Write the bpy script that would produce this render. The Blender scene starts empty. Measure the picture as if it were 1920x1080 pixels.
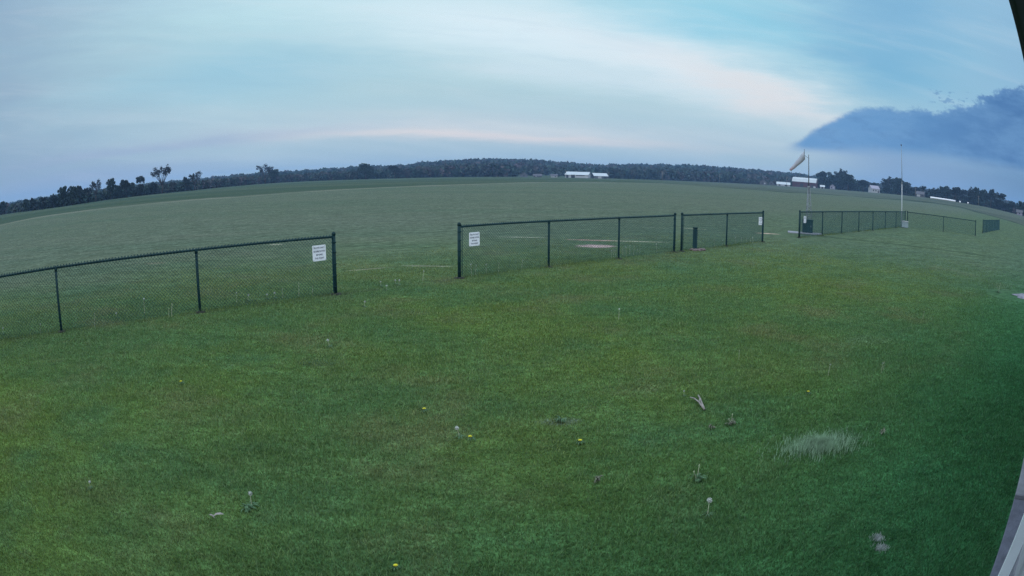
import bpy, math, random
import numpy as np
from mathutils import Vector, Matrix, Euler

R = math.radians
scene = bpy.context.scene
col = scene.collection
rng = np.random.default_rng(7)
random.seed(7)

def lin(r, g, b):
    f = lambda c: (c/255/12.92) if c/255 <= .04045 else ((c/255+.055)/1.055)**2.4
    return (f(r), f(g), f(b), 1.0)

# ------------------------------------------------------------------ camera
CAM_H = 2.413
cd = bpy.data.cameras.new('camera')
cam = bpy.data.objects.new('camera', cd); col.objects.link(cam)
cd.type = 'PANO'
cd.sensor_fit = 'HORIZONTAL'; cd.sensor_width = 36.0; cd.sensor_height = 20.25
pc = cd.cycles if hasattr(cd, 'cycles') else cd
pc.panorama_type = 'FISHEYE_LENS_POLYNOMIAL'
pc.fisheye_fov = R(160)
K = [0.0, -0.04114995462991718, -0.0003005658107582518, 2.527299886825255e-05, -1.5040691470558022e-06]
for i in range(5): setattr(pc, 'fisheye_polynomial_k%d' % i, K[i])
cd.clip_start = 0.02; cd.clip_end = 12000
cam.location = (0, 0, CAM_H)
PITCH, ROLL = 0.16954649, -0.00558164
cam.matrix_world = Matrix.Translation((0, 0, CAM_H)) @ Matrix.Rotation(math.pi/2 - PITCH, 4, 'X') @ Matrix.Rotation(-ROLL, 4, 'Z')
scene.camera = cam

# ------------------------------------------------------------------ render settings
scene.render.engine = 'CYCLES'
scene.view_settings.view_transform = 'Standard'
scene.view_settings.look = 'None'
scene.view_settings.exposure = 0.0
scene.view_settings.gamma = 1.0
scene.cycles.use_denoising = True
scene.cycles.denoising_prefilter = 'NONE'
scene.cycles.max_bounces = 5
scene.cycles.diffuse_bounces = 2
scene.cycles.glossy_bounces = 2
scene.cycles.transparent_max_bounces = 8
scene.cycles.volume_bounces = 0
scene.cycles.sample_clamp_indirect = 4

# ------------------------------------------------------------------ sun
SUN_EL, SUN_AZ = R(9), R(215)       # azimuth clockwise from +Y: low, behind and left of the camera
sd = bpy.data.lights.new('sun', 'SUN'); sd.energy = 0.5; sd.angle = R(18); sd.color = (1.0, .9, .8)
sun = bpy.data.objects.new('sun', sd); col.objects.link(sun)
sv = Vector((math.sin(SUN_AZ)*math.cos(SUN_EL), math.cos(SUN_AZ)*math.cos(SUN_EL), math.sin(SUN_EL)))
sun.rotation_euler = sv.to_track_quat('Z', 'Y').to_euler()
sun.location = sv*200

# ------------------------------------------------------------------ node helper
class NT:
    def __init__(s, tree): s.t = tree; s.n = tree.nodes; s.l = tree.links
    def put(s, sock, v):
        if v is None: return
        if isinstance(v, bpy.types.NodeSocket): s.l.new(v, sock)
        else:
            if hasattr(sock, 'default_value'):
                try: sock.default_value = v
                except Exception:
                    sock.default_value = tuple(v)[:3] if len(tuple(v)) > 3 else (*v, 1)
    def node(s, typ, ins=None, **props):
        n = s.n.new(typ)
        for k, v in props.items(): setattr(n, k, v)
        for k, v in (ins or {}).items(): s.put(n.inputs[k], v)
        return n
    def math(s, op, a, b=None, c=None, clamp=False):
        n = s.n.new('ShaderNodeMath'); n.operation = op; n.use_clamp = clamp
        s.put(n.inputs[0], a); s.put(n.inputs[1], b)
        if c is not None: s.put(n.inputs[2], c)
        return n.outputs[0]
    def mix(s, f, a, b, blend='MIX'):
        n = s.n.new('ShaderNodeMix'); n.data_type = 'RGBA'; n.blend_type = blend
        s.put(n.inputs[0], f); s.put(n.inputs[6], a); s.put(n.inputs[7], b)
        return n.outputs[2]
    def noise(s, vec, scale, detail=4, rough=.55, dist=0.0, out='Fac'):
        n = s.n.new('ShaderNodeTexNoise')
        s.put(n.inputs['Vector'], vec); n.inputs['Scale'].default_value = scale
        n.inputs['Detail'].default_value = detail; n.inputs['Roughness'].default_value = rough
        n.inputs['Distortion'].default_value = dist
        return n.outputs[out]
    def rng(s, v, a, b, c=0.0, d=1.0, interp='SMOOTHSTEP'):
        n = s.n.new('ShaderNodeMapRange'); n.interpolation_type = interp
        s.put(n.inputs['Value'], v)
        for k, x in zip(('From Min', 'From Max', 'To Min', 'To Max'), (a, b, c, d)): s.put(n.inputs[k], x)
        return n.outputs['Result']
    def ramp(s, f, stops, interp='EASE'):
        n = s.n.new('ShaderNodeValToRGB'); e = n.color_ramp.elements
        n.color_ramp.interpolation = interp
        while len(e) < len(stops): e.new(.5)
        for i, (p, c) in enumerate(stops): e[i].position = p; e[i].color = c
        s.put(n.inputs[0], f)
        return n.outputs[0]
    def mapping(s, vec, loc=(0,0,0), rot=(0,0,0), scale=(1,1,1), typ='TEXTURE'):
        n = s.n.new('ShaderNodeMapping'); n.vector_type = typ
        s.put(n.inputs['Vector'], vec)
        n.inputs['Location'].default_value = loc; n.inputs['Rotation'].default_value = rot; n.inputs['Scale'].default_value = scale
        return n.outputs[0]
    def length(s, v):
        n = s.n.new('ShaderNodeVectorMath'); n.operation = 'LENGTH'; s.put(n.inputs[0], v); return n.outputs['Value']
    def comb(s, x, y, z=0.0):
        n = s.n.new('ShaderNodeCombineXYZ')
        for i, v in enumerate((x, y, z)): s.put(n.inputs[i], v)
        return n.outputs[0]

# ------------------------------------------------------------------ world: evening sky with thin cloud sheets
world = bpy.data.worlds.new('World'); scene.world = world; world.use_nodes = True
W = NT(world.node_tree)
for n in list(W.n): W.n.remove(n)
tc = W.node('ShaderNodeTexCoord').outputs['Generated']
sep = W.node('ShaderNodeSeparateXYZ', {0: tc})
DX, DY, DZ = sep.outputs
AZ0 = W.math('MULTIPLY', W.math('ARCTAN2', DX, DY), 180/math.pi)
EL0 = W.math('MULTIPLY', W.math('ARCSINE', DZ), 180/math.pi)
# streaky warp for soft sheets
P = W.comb(W.math('MULTIPLY', AZ0, .035), W.math('MULTIPLY', EL0, .22), 0.0)
w1 = W.math('SUBTRACT', W.noise(P, 1.0, 5, .6), .5)
w2 = W.math('SUBTRACT', W.noise(W.mapping(P, loc=(7, 3, 1)), 2.3, 6, .62), .5)
EL = W.math('ADD', EL0, W.math('MULTIPLY', w1, 2.6))
EL = W.math('ADD', EL, W.math('MULTIPLY', w2, .9))
AZ = W.math('ADD', AZ0, W.math('MULTIPLY', w2, 14.0))

sky = W.node('ShaderNodeTexSky', sky_type='NISHITA', sun_disc=False, sun_elevation=SUN_EL, sun_rotation=SUN_AZ,
             air_density=1.0, dust_density=1.5, ozone_density=2.0)
nish = W.mix(1.0, sky.outputs[0], (.1, .1, .1, 1), 'MULTIPLY')
base = W.ramp(W.rng(EL, -2, 28, interp='LINEAR'), [
    (0.0, lin(174, 201, 211)), (.12, lin(176, 203, 215)), (.20, lin(178, 205, 219)), (.30, lin(179, 210, 221)),
    (.42, lin(182, 215, 225)), (.55, lin(184, 222, 234)), (.72, lin(184, 220, 238)), (1.0, lin(188, 216, 234))], 'LINEAR')
# further left and right the sheet is bluer and greyer
c = W.mix(W.rng(AZ, -20, -56, 0, .85), base, lin(136, 164, 193))
c = W.mix(W.rng(AZ, 26, 52, 0, .85), c, lin(130, 176, 212))

def blob(c, az, el, saz, sel, tilt, colour, k, power=1.0):
    """soft patch of cloud, tilt in degrees of elevation per degree of azimuth"""
    da = W.math('SUBTRACT', AZ, az)
    de = W.math('SUBTRACT', EL, W.math('ADD', W.math('MULTIPLY', da, tilt), el))
    q = W.math('ADD', W.math('POWER', W.math('ABSOLUTE', W.math('DIVIDE', da, saz)), 2.0),
               W.math('POWER', W.math('ABSOLUTE', W.math('DIVIDE', de, sel)), 2.0))
    f = W.math('MULTIPLY', W.math('EXPONENT', W.math('MULTIPLY', q, -1.0)), k)
    return W.mix(f, c, colour)
c = blob(c, -24, 9.5, 14, 3.2, .03, lin(146, 197, 222), .75)
c = blob(c, 19, 13.8, 15, 3.6, -.05, lin(140, 204, 229), .95)
c = blob(c, 34, 11.2, 9, 4.0, 0, lin(122, 180, 214), 1.0)
c = blob(c, 36, 17, 9, 5.0, 0, lin(122, 176, 214), .9)
c = blob(c, 0, 12.6, 17, 3.2, -.14, lin(214, 236, 248), 1.0)
c = blob(c, 14, 9.7, 13, 2.3, -.25, lin(218, 234, 245), 1.0)
c = blob(c, 22, 7.5, 8, 1.5, -.28, lin(220, 224, 230), 1.0)
c = blob(c, 6, 8.6, 11, 1.0, -.10, lin(202, 224, 238), .6)
c = blob(c, 4, 6.6, 20, .9, -.07, lin(172, 204, 217), .6)
c = blob(c, -6, 5.0, 22, .6, -.04, lin(200, 216, 224), .45)
c = blob(c, -3, 3.25, 17, .55, -.03, lin(232, 226, 226), 1.0)
c = blob(c, -1, 3.9, 18, .6, -.03, lin(212, 222, 228), .8)
c = blob(c, -32, 3.7, 16, .5, .02, lin(160, 178, 208), .6)
c = blob(c, -38, 1.6, 14, .9, 0, lin(160, 180, 210), .6)
# fine wisps
wn = W.noise(W.comb(W.math('MULTIPLY', AZ0, .045), W.math('ADD', W.math('MULTIPLY', EL0, .45), W.math('MULTIPLY', AZ0, .05)), 2.0), 1.6, 7, .6, .6)
c = W.mix(W.rng(EL0, 1.5, 8, 0, .7), c, W.mix(1.0, c, (1.13, 1.09, 1.04, 1), 'MULTIPLY'))
c = W.mix(W.rng(wn, .45, .75, 0, .14), c, lin(222, 232, 240))
c = W.mix(W.rng(wn, .52, .25, 0, .10), c, lin(130, 176, 206))

# the dark cloud bank on the right, crisp upper edge
fc = W.node('ShaderNodeFloatCurve'); cu = fc.mapping.curves[0]
pts = [(20, 3.0), (24.2, 3.75), (26.5, 5.2), (29.1, 6.55), (31.0, 7.35), (33.5, 7.6), (36.8, 7.7), (40, 8.1), (43, 9.1), (46, 10.3), (50, 11.5), (60, 13.5), (75, 12.0), (90, 8.0)]
q = [((a-20)/70, e/20) for a, e in pts]
cu.points[0].location = q[0]; cu.points[1].location = q[-1]
for p_ in q[1:-1]: cu.points.new(*p_)
fc.mapping.update()
W.put(fc.inputs['Value'], W.rng(AZ0, 20, 90, interp='LINEAR'))
top = W.math('MULTIPLY', fc.outputs[0], 20)
en = W.math('SUBTRACT', W.noise(W.comb(W.math('MULTIPLY', AZ0, .8), W.math('MULTIPLY', EL0, 1.3), 5.0), .9, 8, .68), .5)
amp = W.rng(AZ0, 27, 47, .7, 3.8, 'LINEAR')
d = W.math('ADD', W.math('SUBTRACT', top, EL0), W.math('MULTIPLY', en, amp))
m_top = W.rng(d, -.10, W.rng(AZ0, 28, 40, .62, .42))
m_bot = W.rng(W.math('ADD', EL0, W.math('MULTIPLY', w1, 1.4)), W.rng(AZ0, 25, 36, 2.6, 2.4), W.rng(AZ0, 25, 36, 3.7, 4.4))
m_left = W.rng(AZ0, 23.0, 25.5)
m_back = W.rng(AZ0, 120, 80)
m = W.math('MULTIPLY', W.math('MULTIPLY', m_top, m_bot), W.math('MULTIPLY', m_left, m_back))
body = W.mix(W.rng(AZ0, 27, 50), lin(96, 150, 202), lin(66, 112, 168))
bn = W.noise(W.comb(W.math('MULTIPLY', AZ0, .12), W.math('MULTIPLY', EL0, .4), 9.0), 1.3, 6, .6)
body = W.mix(W.rng(bn, .38, .68, 0, .55), body, lin(112, 158, 204))
bn2 = W.noise(W.comb(W.math('MULTIPLY', AZ0, .35), W.math('MULTIPLY', EL0, .9), 4.0), 1.4, 7, .65)
body = W.mix(W.rng(bn2, .45, .72, 0, .35), body, lin(70, 116, 172))
body = W.mix(W.rng(d, .9, .1, 0, .35), body, lin(124, 166, 206))
c = W.mix(W.math('MULTIPLY', m, .96), c, body)
# under the bank
mu = W.math('MULTIPLY', W.rng(AZ0, 22, 36), W.rng(EL0, 4.4, 2.6))
c = W.mix(W.math('MULTIPLY', mu, .85), c, W.mix(W.rng(AZ0, 36, 52), lin(128, 160, 198), lin(94, 132, 172)))
# small torn scraps above it
sc = W.noise(W.comb(W.math('MULTIPLY', AZ0, .55), W.math('MULTIPLY', EL0, 1.2), 3.0), 1.5, 5, .6)
ms = W.math('MULTIPLY', W.math('MULTIPLY', W.rng(AZ0, 37.5, 39), W.rng(AZ0, 44, 42)), W.math('MULTIPLY', W.rng(EL0, 8.2, 8.6), W.rng(EL0, 10.2, 9.4)))
c = W.mix(W.math('MULTIPLY', W.math('MULTIPLY', W.rng(sc, .54, .62), ms), .7), c, lin(104, 150, 196))
# high sky overhead and behind, brighter than the band by the horizon as under any thin overcast
ZEN = 2.75
zen = W.mix(W.rng(EL0, 20, 55), c, (.62*ZEN, .74*ZEN, .86*ZEN, 1))
behind = W.rng(W.math('ABSOLUTE', AZ0), 75, 120)
zen = W.mix(behind, zen, W.mix(W.rng(EL0, 0, 50), (.60, .62, .66, 1), (.62*ZEN, .74*ZEN, .86*ZEN, 1)))
final = W.mix(.04, zen, nish)
bg = W.node('ShaderNodeBackground', {'Color': final, 'Strength': 1.0})
wo = W.node('ShaderNodeOutputWorld', {'Surface': bg.outputs[0]})

# ------------------------------------------------------------------ mesh helpers
class MB:
    def __init__(s): s.v = []; s.f = []; s.m = []
    def add(s, vs, fs, mi=0):
        o = len(s.v); s.v += [tuple(v) for v in vs]; s.f += [tuple(i+o for i in f) for f in fs]; s.m += [mi]*len(fs)
    def box(s, c, d, rz=0, mi=0, bev=0):
        cx, cy, cz = c; hx, hy, hz = d[0]/2, d[1]/2, d[2]/2
        cr, sr = math.cos(rz), math.sin(rz)
        if bev:
            b = bev; vs = []
            for z, k in ((-hz, b), (-hz+b, 0), (hz-b, 0), (hz, b)):
                for (x, y) in ((-hx+k+b*0, -hy+k), (hx-k, -hy+k), (hx-k, hy-k), (-hx+k, hy-k)):
                    vs.append((cx+x*cr-y*sr, cy+x*sr+y*cr, cz+z))
            fs = [(3, 2, 1, 0), (12, 13, 14, 15)]
            for L in range(3):
                for i in range(4):
                    j = (i+1) % 4; fs.append((L*4+i, L*4+j, L*4+4+j, L*4+4+i))
            s.add(vs, fs, mi); return
        vs = [(cx+x*cr-y*sr, cy+x*sr+y*cr, cz+z) for z in (-hz, hz) for x, y in ((-hx, -hy), (hx, -hy), (hx, hy), (-hx, hy))]
        s.add(vs, [(3, 2, 1, 0), (4, 5, 6, 7), (0, 1, 5, 4), (1, 2, 6, 5), (2, 3, 7, 6), (3, 0, 4, 7)], mi)
    def tube(s, pts, rad, n=8, cap=True, mi=0):
        pts = [Vector(p) for p in pts]
        if not hasattr(rad, '__len__'): rad = [rad]*len(pts)
        rings = []
        for i, p in enumerate(pts):
            t = (pts[min(i+1, len(pts)-1)] - pts[max(i-1, 0)]).normalized()
            a = Vector((0, 0, 1)) if abs(t.z) < .9 else Vector((1, 0, 0))
            u = t.cross(a).normalized(); w = t.cross(u)
            rings.append([p + (u*math.cos(2*math.pi*k/n) + w*math.sin(2*math.pi*k/n))*rad[i] for k in range(n)])
        vs = [v for r in rings for v in r]; fs = []
        for i in range(len(pts)-1):
            for k in range(n):
                j = (k+1) % n; fs.append((i*n+k, i*n+j, i*n+n+j, i*n+n+k))
        if cap: fs.append(tuple(range(n))[::-1]); fs.append(tuple(range((len(pts)-1)*n, len(pts)*n)))
        s.add(vs, fs, mi)
    def poly(s, vs, mi=0): s.add(vs, [tuple(range(len(vs)))], mi)
    def build(s, name, mat, parent=None, smooth=False, loc=None):
        me = bpy.data.meshes.new(name); me.from_pydata(s.v, [], s.f); me.update()
        for m_ in (mat if isinstance(mat, (list, tuple)) else [mat]): me.materials.append(m_)
        if any(s.m): me.polygons.foreach_set('material_index', s.m)
        if smooth: me.polygons.foreach_set('use_smooth', [True]*len(me.polygons))
        o = bpy.data.objects.new(name, me); col.objects.link(o)
        if parent: o.parent = parent
        if loc is not None: o.location = loc
        return o

def np_mesh(name, co, faces, mat, attrs=None, smooth=False):
    """co (N,3), faces (F,k)"""
    me = bpy.data.meshes.new(name); N, F, k = len(co), len(faces), faces.shape[1]
    me.vertices.add(N); me.vertices.foreach_set('co', np.ascontiguousarray(co, dtype=np.float32).ravel())
    me.loops.add(F*k); me.loops.foreach_set('vertex_index', np.ascontiguousarray(faces, dtype=np.int32).ravel())
    me.polygons.add(F); me.polygons.foreach_set('loop_start', np.arange(0, F*k, k, dtype=np.int32))
    if smooth: me.polygons.foreach_set('use_smooth', np.ones(F, dtype=bool))
    me.update(calc_edges=True)
    for n_, a in (attrs or {}).items():
        at = me.attributes.new(n_, 'FLOAT', 'POINT'); at.data.foreach_set('value', np.ascontiguousarray(a, dtype=np.float32))
    me.materials.append(mat)
    o = bpy.data.objects.new(name, me)
    return o

def tag(o, label=None, cat=None, group=None, kind=None):
    if label: o['label'] = label
    if cat: o['category'] = cat
    if group: o['group'] = group
    if kind: o['kind'] = kind
    return o
def thing(name, label, cat, loc=(0, 0, 0), rz=0, group=None):
    o = bpy.data.objects.new(name, None); col.objects.link(o); o.empty_display_size = .2
    o.location = loc; o.rotation_euler = (0, 0, rz); tag(o, label, cat, group); return o
def copy_tree(o, parent=None):
    c_ = o.copy(); col.objects.link(c_)
    if parent: c_.parent = parent
    for ch in list(o.children): copy_tree(ch, c_)
    return c_
def polar(az, D, z=0.0):
    return Vector((D*math.sin(R(az)), D*math.cos(R(az)), z))

# ------------------------------------------------------------------ materials
def mat(name, colour, rough=.8, metal=0.0, var=.0, vscale=4.0, bump=0.0, spec=.3, dark=None, coords='Object'):
    m_ = bpy.data.materials.new(name); m_.use_nodes = True; T = NT(m_.node_tree)
    b = T.n['Principled BSDF']; b.inputs['Roughness'].default_value = rough; b.inputs['Metallic'].default_value = metal
    b.inputs['Specular IOR Level'].default_value = spec
    tco = T.node('ShaderNodeTexCoord').outputs[coords]
    cc = colour
    if var:
        nz = T.noise(tco, vscale, 6, .6)
        d_ = dark or tuple(x*(1-var) for x in colour[:3])+(1,)
        l_ = tuple(min(1, x*(1+var*.6)) for x in colour[:3])+(1,)
        cc = T.ramp(nz, [(.3, d_), (.7, l_)], 'LINEAR')
    T.put(b.inputs['Base Color'], cc)
    if bump:
        bn_ = T.node('ShaderNodeBump', {'Strength': bump, 'Distance': .02, 'Height': T.noise(tco, vscale*6, 4)})
        T.put(b.inputs['Normal'], bn_.outputs[0])
    return m_
M = {}
M['fence'] = mat('green_vinyl', (.006, .030, .034, 1), .6, var=.3, vscale=9, spec=.15)
M['wire'] = mat('green_wire', (.008, .046, .060, 1), .6, spec=.12, var=.25, vscale=3)
M['white'] = mat('sign_white', (.78, .80, .86, 1), .5, var=.10, vscale=7)
M['ink'] = mat('sign_ink', (.03, .035, .09, 1), .6, var=.2)
M['concrete'] = mat('concrete', (.20, .21, .24, 1), .9, var=.25, vscale=5, bump=.3)
M['concrete_dark'] = mat('concrete_dark', (.12, .13, .17, 1), .9, var=.3, vscale=7, bump=.3)
M['siding'] = mat('siding', (.42, .43, .46, 1), .6, var=.08, vscale=2)
M['trim'] = mat('white_trim', (.80, .85, .90, 1), .5, var=.06)
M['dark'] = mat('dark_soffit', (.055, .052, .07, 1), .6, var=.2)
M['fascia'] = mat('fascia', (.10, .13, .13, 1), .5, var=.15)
M['cabinet'] = mat('green_cabinet', (.008, .038, .046, 1), .7, var=.25, vscale=3)
M['galv'] = mat('galvanised', (.20, .23, .26, 1), .5, metal=.3, var=.2)
M['mast_dark'] = mat('dark_pole', (.04, .045, .05, 1), .5, var=.2)
M['pole_white'] = mat('pole_white', (.42, .46, .50, 1), .5, var=.12, vscale=2)
M['pole_grey'] = mat('pole_grey', (.22, .27, .32, 1), .5, var=.12, vscale=2)
M['crate'] = mat('pale_plastic', (.22, .30, .34, 1), .5, var=.2)
M['rubble'] = mat('rubble', (.13, .10, .10, 1), .9, var=.4, vscale=9)
M['barn_red'] = mat('barn_red', (.075, .030, .038, 1), .85, var=.35, vscale=.4)
M['roof_metal'] = mat('roof_metal', (.36, .40, .43, 1), .45, var=.10, vscale=.3)
M['white_wall'] = mat('white_wall', (.36, .38, .41, 1), .7, var=.15, vscale=.4)
M['grey_wall'] = mat('grey_wall', (.09, .095, .11, 1), .8, var=.2, vscale=.4)
M['roof_dark'] = mat('roof_dark', (.07, .07, .085, 1), .8, var=.2, vscale=.5)
M['roof_lilac'] = mat('roof_lilac', (.24, .23, .30, 1), .6, var=.15, vscale=.5)
M['opening'] = mat('opening_dark', (.02, .022, .03, 1), .6, var=.1)
M['wood'] = mat('weathered_wood', (.16, .145, .13, 1), .85, var=.3, vscale=3)
M['bark'] = mat('bark', (.055, .045, .04, 1), .95, var=.3, vscale=1)
M['stick'] = mat('bleached_stick', (.22, .20, .19, 1), .85, var=.3, vscale=20)
M['puff'] = mat('seed_head', (.42, .45, .42, 1), .9, var=.15, vscale=60)
M['yellow'] = mat('dandelion_yellow', (.55, .50, .02, 1), .7, var=.2, vscale=60)
M['stem'] = mat('weed_stem', (.20, .24, .13, 1), .8, var=.3, vscale=20)
M['stem_pale'] = mat('dry_stem', (.36, .39, .27, 1), .8, var=.3, vscale=20)
M['weed'] = mat('weed_leaf', (.055, .115, .055, 1), .8, var=.4, vscale=20)
M['weed_dry'] = mat('dry_leaf', (.13, .14, .10, 1), .9, var=.4, vscale=20)
M['stone'] = mat('pale_stone', (.13, .15, .16, 1), .9, var=.4, vscale=25, bump=.5)
M['gravel'] = mat('pale_gravel', (.17, .17, .21, 1), .9, var=.45, vscale=6, bump=.8)
M['tuft'] = mat('tuft_grass', (.28, .42, .28, 1), .75, var=.5, vscale=9)

M['soil'] = mat('dark_soil', (.018, .020, .016, 1), .95, var=.4, vscale=12)
def sock_material():
    m_ = bpy.data.materials.new('windsock_cloth'); m_.use_nodes = True; T = NT(m_.node_tree); b = T.n['Principled BSDF']
    g = T.node('ShaderNodeTexCoord').outputs['Object']
    z = T.node('ShaderNodeSeparateXYZ', {0: g}).outputs[2]
    n_ = T.noise(g, 3, 4)
    cc = T.ramp(T.math('ADD', T.rng(z, -1.35, 0, interp='LINEAR'), T.math('MULTIPLY', T.math('SUBTRACT', n_, .5), .25)),
                [(0, (.32, .21, .24, 1)), (.35, (.33, .25, .28, 1)), (.58, (.32, .33, .38, 1)), (1, (.30, .33, .38, 1))])
    T.put(b.inputs['Base Color'], cc); b.inputs['Roughness'].default_value = .8
    return m_
M['sock'] = sock_material()

def foliage_mat(name, dark, light, scale=.5):
    m_ = bpy.data.materials.new(name); m_.use_nodes = True; T = NT(m_.node_tree); b = T.n['Principled BSDF']
    geo = T.node('ShaderNodeNewGeometry').outputs['Position']
    at = T.node('ShaderNodeAttribute', attribute_name='v').outputs['Fac']
    n_ = T.noise(geo, scale, 3)
    f = T.math('ADD', T.math('MULTIPLY', at, .6), T.math('MULTIPLY', n_, .5))
    T.put(b.inputs['Base Color'], T.ramp(f, [(.25, dark), (.85, light)], 'LINEAR'))
    b.inputs['Roughness'].default_value = .9; b.inputs['Specular IOR Level'].default_value = .1
    return m_
M['leaf_a'] = foliage_mat('leaf_dark', (.006, .012, .012, 1), (.024, .036, .030, 1))
M['leaf_b'] = foliage_mat('leaf_green', (.008, .018, .012, 1), (.026, .044, .028, 1))
M['leaf_c'] = foliage_mat('leaf_open', (.012, .014, .017, 1), (.035, .040, .040, 1))

def forest_mat():
    m_ = bpy.data.materials.new('forest_canopy'); m_.use_nodes = True; T = NT(m_.node_tree); b = T.n['Principled BSDF']
    at = T.node('ShaderNodeAttribute', attribute_name='v').outputs['Fac']
    tr = T.node('ShaderNodeAttribute', attribute_name='tree').outputs['Fac']
    geo = T.node('ShaderNodeNewGeometry').outputs['Position']
    big = T.noise(geo, .008, 3)
    hue = T.math('ADD', T.math('MULTIPLY', tr, .7), T.math('MULTIPLY', T.math('SUBTRACT', big, .5), 1.4))
    cc = T.ramp(hue, [(.0, (.022, .044, .040, 1)), (.4, (.034, .052, .044, 1)), (.62, (.050, .048, .048, 1)), (.85, (.070, .050, .056, 1))], 'LINEAR')
    cc = T.mix(1.0, cc, T.mix(at, (.55, .55, .55, 1), (1.45, 1.45, 1.45, 1)), 'MULTIPLY')
    T.put(b.inputs['Base Color'], cc); b.inputs['Roughness'].default_value = .95; b.inputs['Specular IOR Level'].default_value = .05
    return m_
M['forest'] = forest_mat()

# ---- turf colour shared by the ground sheet and the blades
def field_colour(T, flat):
    fn = T.noise(T.mapping(flat, rot=(0, 0, R(12)), scale=(4.0, 1, 1)), .30, 7, .68)
    fn2 = T.noise(T.mapping(flat, rot=(0, 0, R(-5)), scale=(5.0, 1, 1)), .05, 6, .68)
    fn3 = T.noise(flat, .9, 5, .7)
    field = T.mix(T.rng(fn, .35, .65), (.062, .086, .052, 1), (.100, .112, .074, 1))
    field = T.mix(T.rng(fn2, .42, .62, 0, .7), field, (.110, .118, .086, 1))
    field = T.mix(T.rng(fn2, .48, .36, 0, .6), field, (.046, .086, .050, 1))
    field = T.mix(T.rng(fn3, .52, .72, 0, .4), field, (.104, .108, .072, 1))
    field = T.mix(T.rng(fn3, .46, .30, 0, .4), field, (.042, .070, .042, 1))
    # mowing swaths running along the strip
    sw = T.node('ShaderNodeTexWave', {'Vector': T.mapping(flat, rot=(0, 0, R(8)), scale=(1, 1, 1)), 'Scale': .075, 'Distortion': 1.6, 'Detail': 3, 'Detail Scale': .6}, bands_direction='Y').outputs['Fac']
    field = T.mix(T.rng(sw, .35, .65, 0, .22), field, (.052, .082, .050, 1))
    return T.mix(1.0, field, (1.20, 1.10, 1.16, 1), 'MULTIPLY')
def turf_colour(T, pos):
    """albedo of the turf by place: lawn patches, olive and blue-green areas"""
    flat = T.mapping(pos, scale=(1, 1, 1e6))
    a = T.noise(flat, .16, 4, .6)
    b = T.noise(T.mapping(flat, loc=(31, 7, 0)), .55, 5, .6)
    f = T.noise(T.mapping(flat, loc=(-9, 17, 0)), 2.6, 4, .6)
    cc = T.mix(T.rng(a, .36, .64), (.048, .100, .038, 1), (.066, .112, .030, 1))
    cc = T.mix(T.rng(b, .50, .72, 0, .75), cc, (.078, .102, .046, 1))
    cc = T.mix(T.rng(b, .50, .30, 0, .50), cc, (.036, .090, .042, 1))
    cc = T.mix(T.rng(f, .55, .80, 0, .45), cc, (.080, .110, .055, 1))
    cc = T.mix(T.rng(f, .45, .22, 0, .45), cc, (.034, .072, .032, 1))
    # turf toward the right: building shade and lens tint painted into the colour
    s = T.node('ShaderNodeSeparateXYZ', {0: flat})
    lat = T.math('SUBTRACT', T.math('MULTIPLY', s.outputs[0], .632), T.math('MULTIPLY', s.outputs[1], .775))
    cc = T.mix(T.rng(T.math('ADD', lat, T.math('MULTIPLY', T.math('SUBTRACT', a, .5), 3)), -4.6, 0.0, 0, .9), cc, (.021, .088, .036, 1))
    fsd = T.math('SUBTRACT', s.outputs[1], T.math('ADD', T.math('MULTIPLY', s.outputs[0], .89), 16.5))
    fsd = T.math('ADD', fsd, T.math('MULTIPLY', T.math('SUBTRACT', b, .5), 8))
    cc = T.mix(T.rng(fsd, -6.0, 26.0, 0, 1), cc, field_colour(T, flat))
    return cc

SPOTS = [(2.81, 22.5, .85, .60, 20, (.34, .25, .24, 1), .97), (3.0, 24.5, 1.25, .28, -4, (.28, .19, .16, 1), .9),
         (4.6, 24.35, 1.5, .16, -3, (.34, .33, .24, 1), .9), (.4, 25.3, 1.1, .13, -3, (.34, .34, .27, 1), .8),
         (-3.7, 16.85, .9, .10, 32, (.20, .19, .14, 1), .7), (-2.2, 17.4, .9, .13, -8, (.20, .20, .145, 1), .7),
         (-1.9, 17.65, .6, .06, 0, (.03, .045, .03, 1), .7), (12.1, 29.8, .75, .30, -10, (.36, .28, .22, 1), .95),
         (8.6, 31.2, .75, .16, -27, (.30, .29, .22, 1), .8), (-8.65, 23.25, .38, .12, 10, (.36, .33, .26, 1), .85),
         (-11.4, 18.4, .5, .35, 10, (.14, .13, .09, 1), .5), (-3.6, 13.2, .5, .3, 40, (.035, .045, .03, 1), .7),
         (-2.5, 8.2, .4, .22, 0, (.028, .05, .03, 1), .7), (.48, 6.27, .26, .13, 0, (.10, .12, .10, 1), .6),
         (5.73, 9.2, .7, .4, 10, (.10, .15, .08, 1), .5)]

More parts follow.
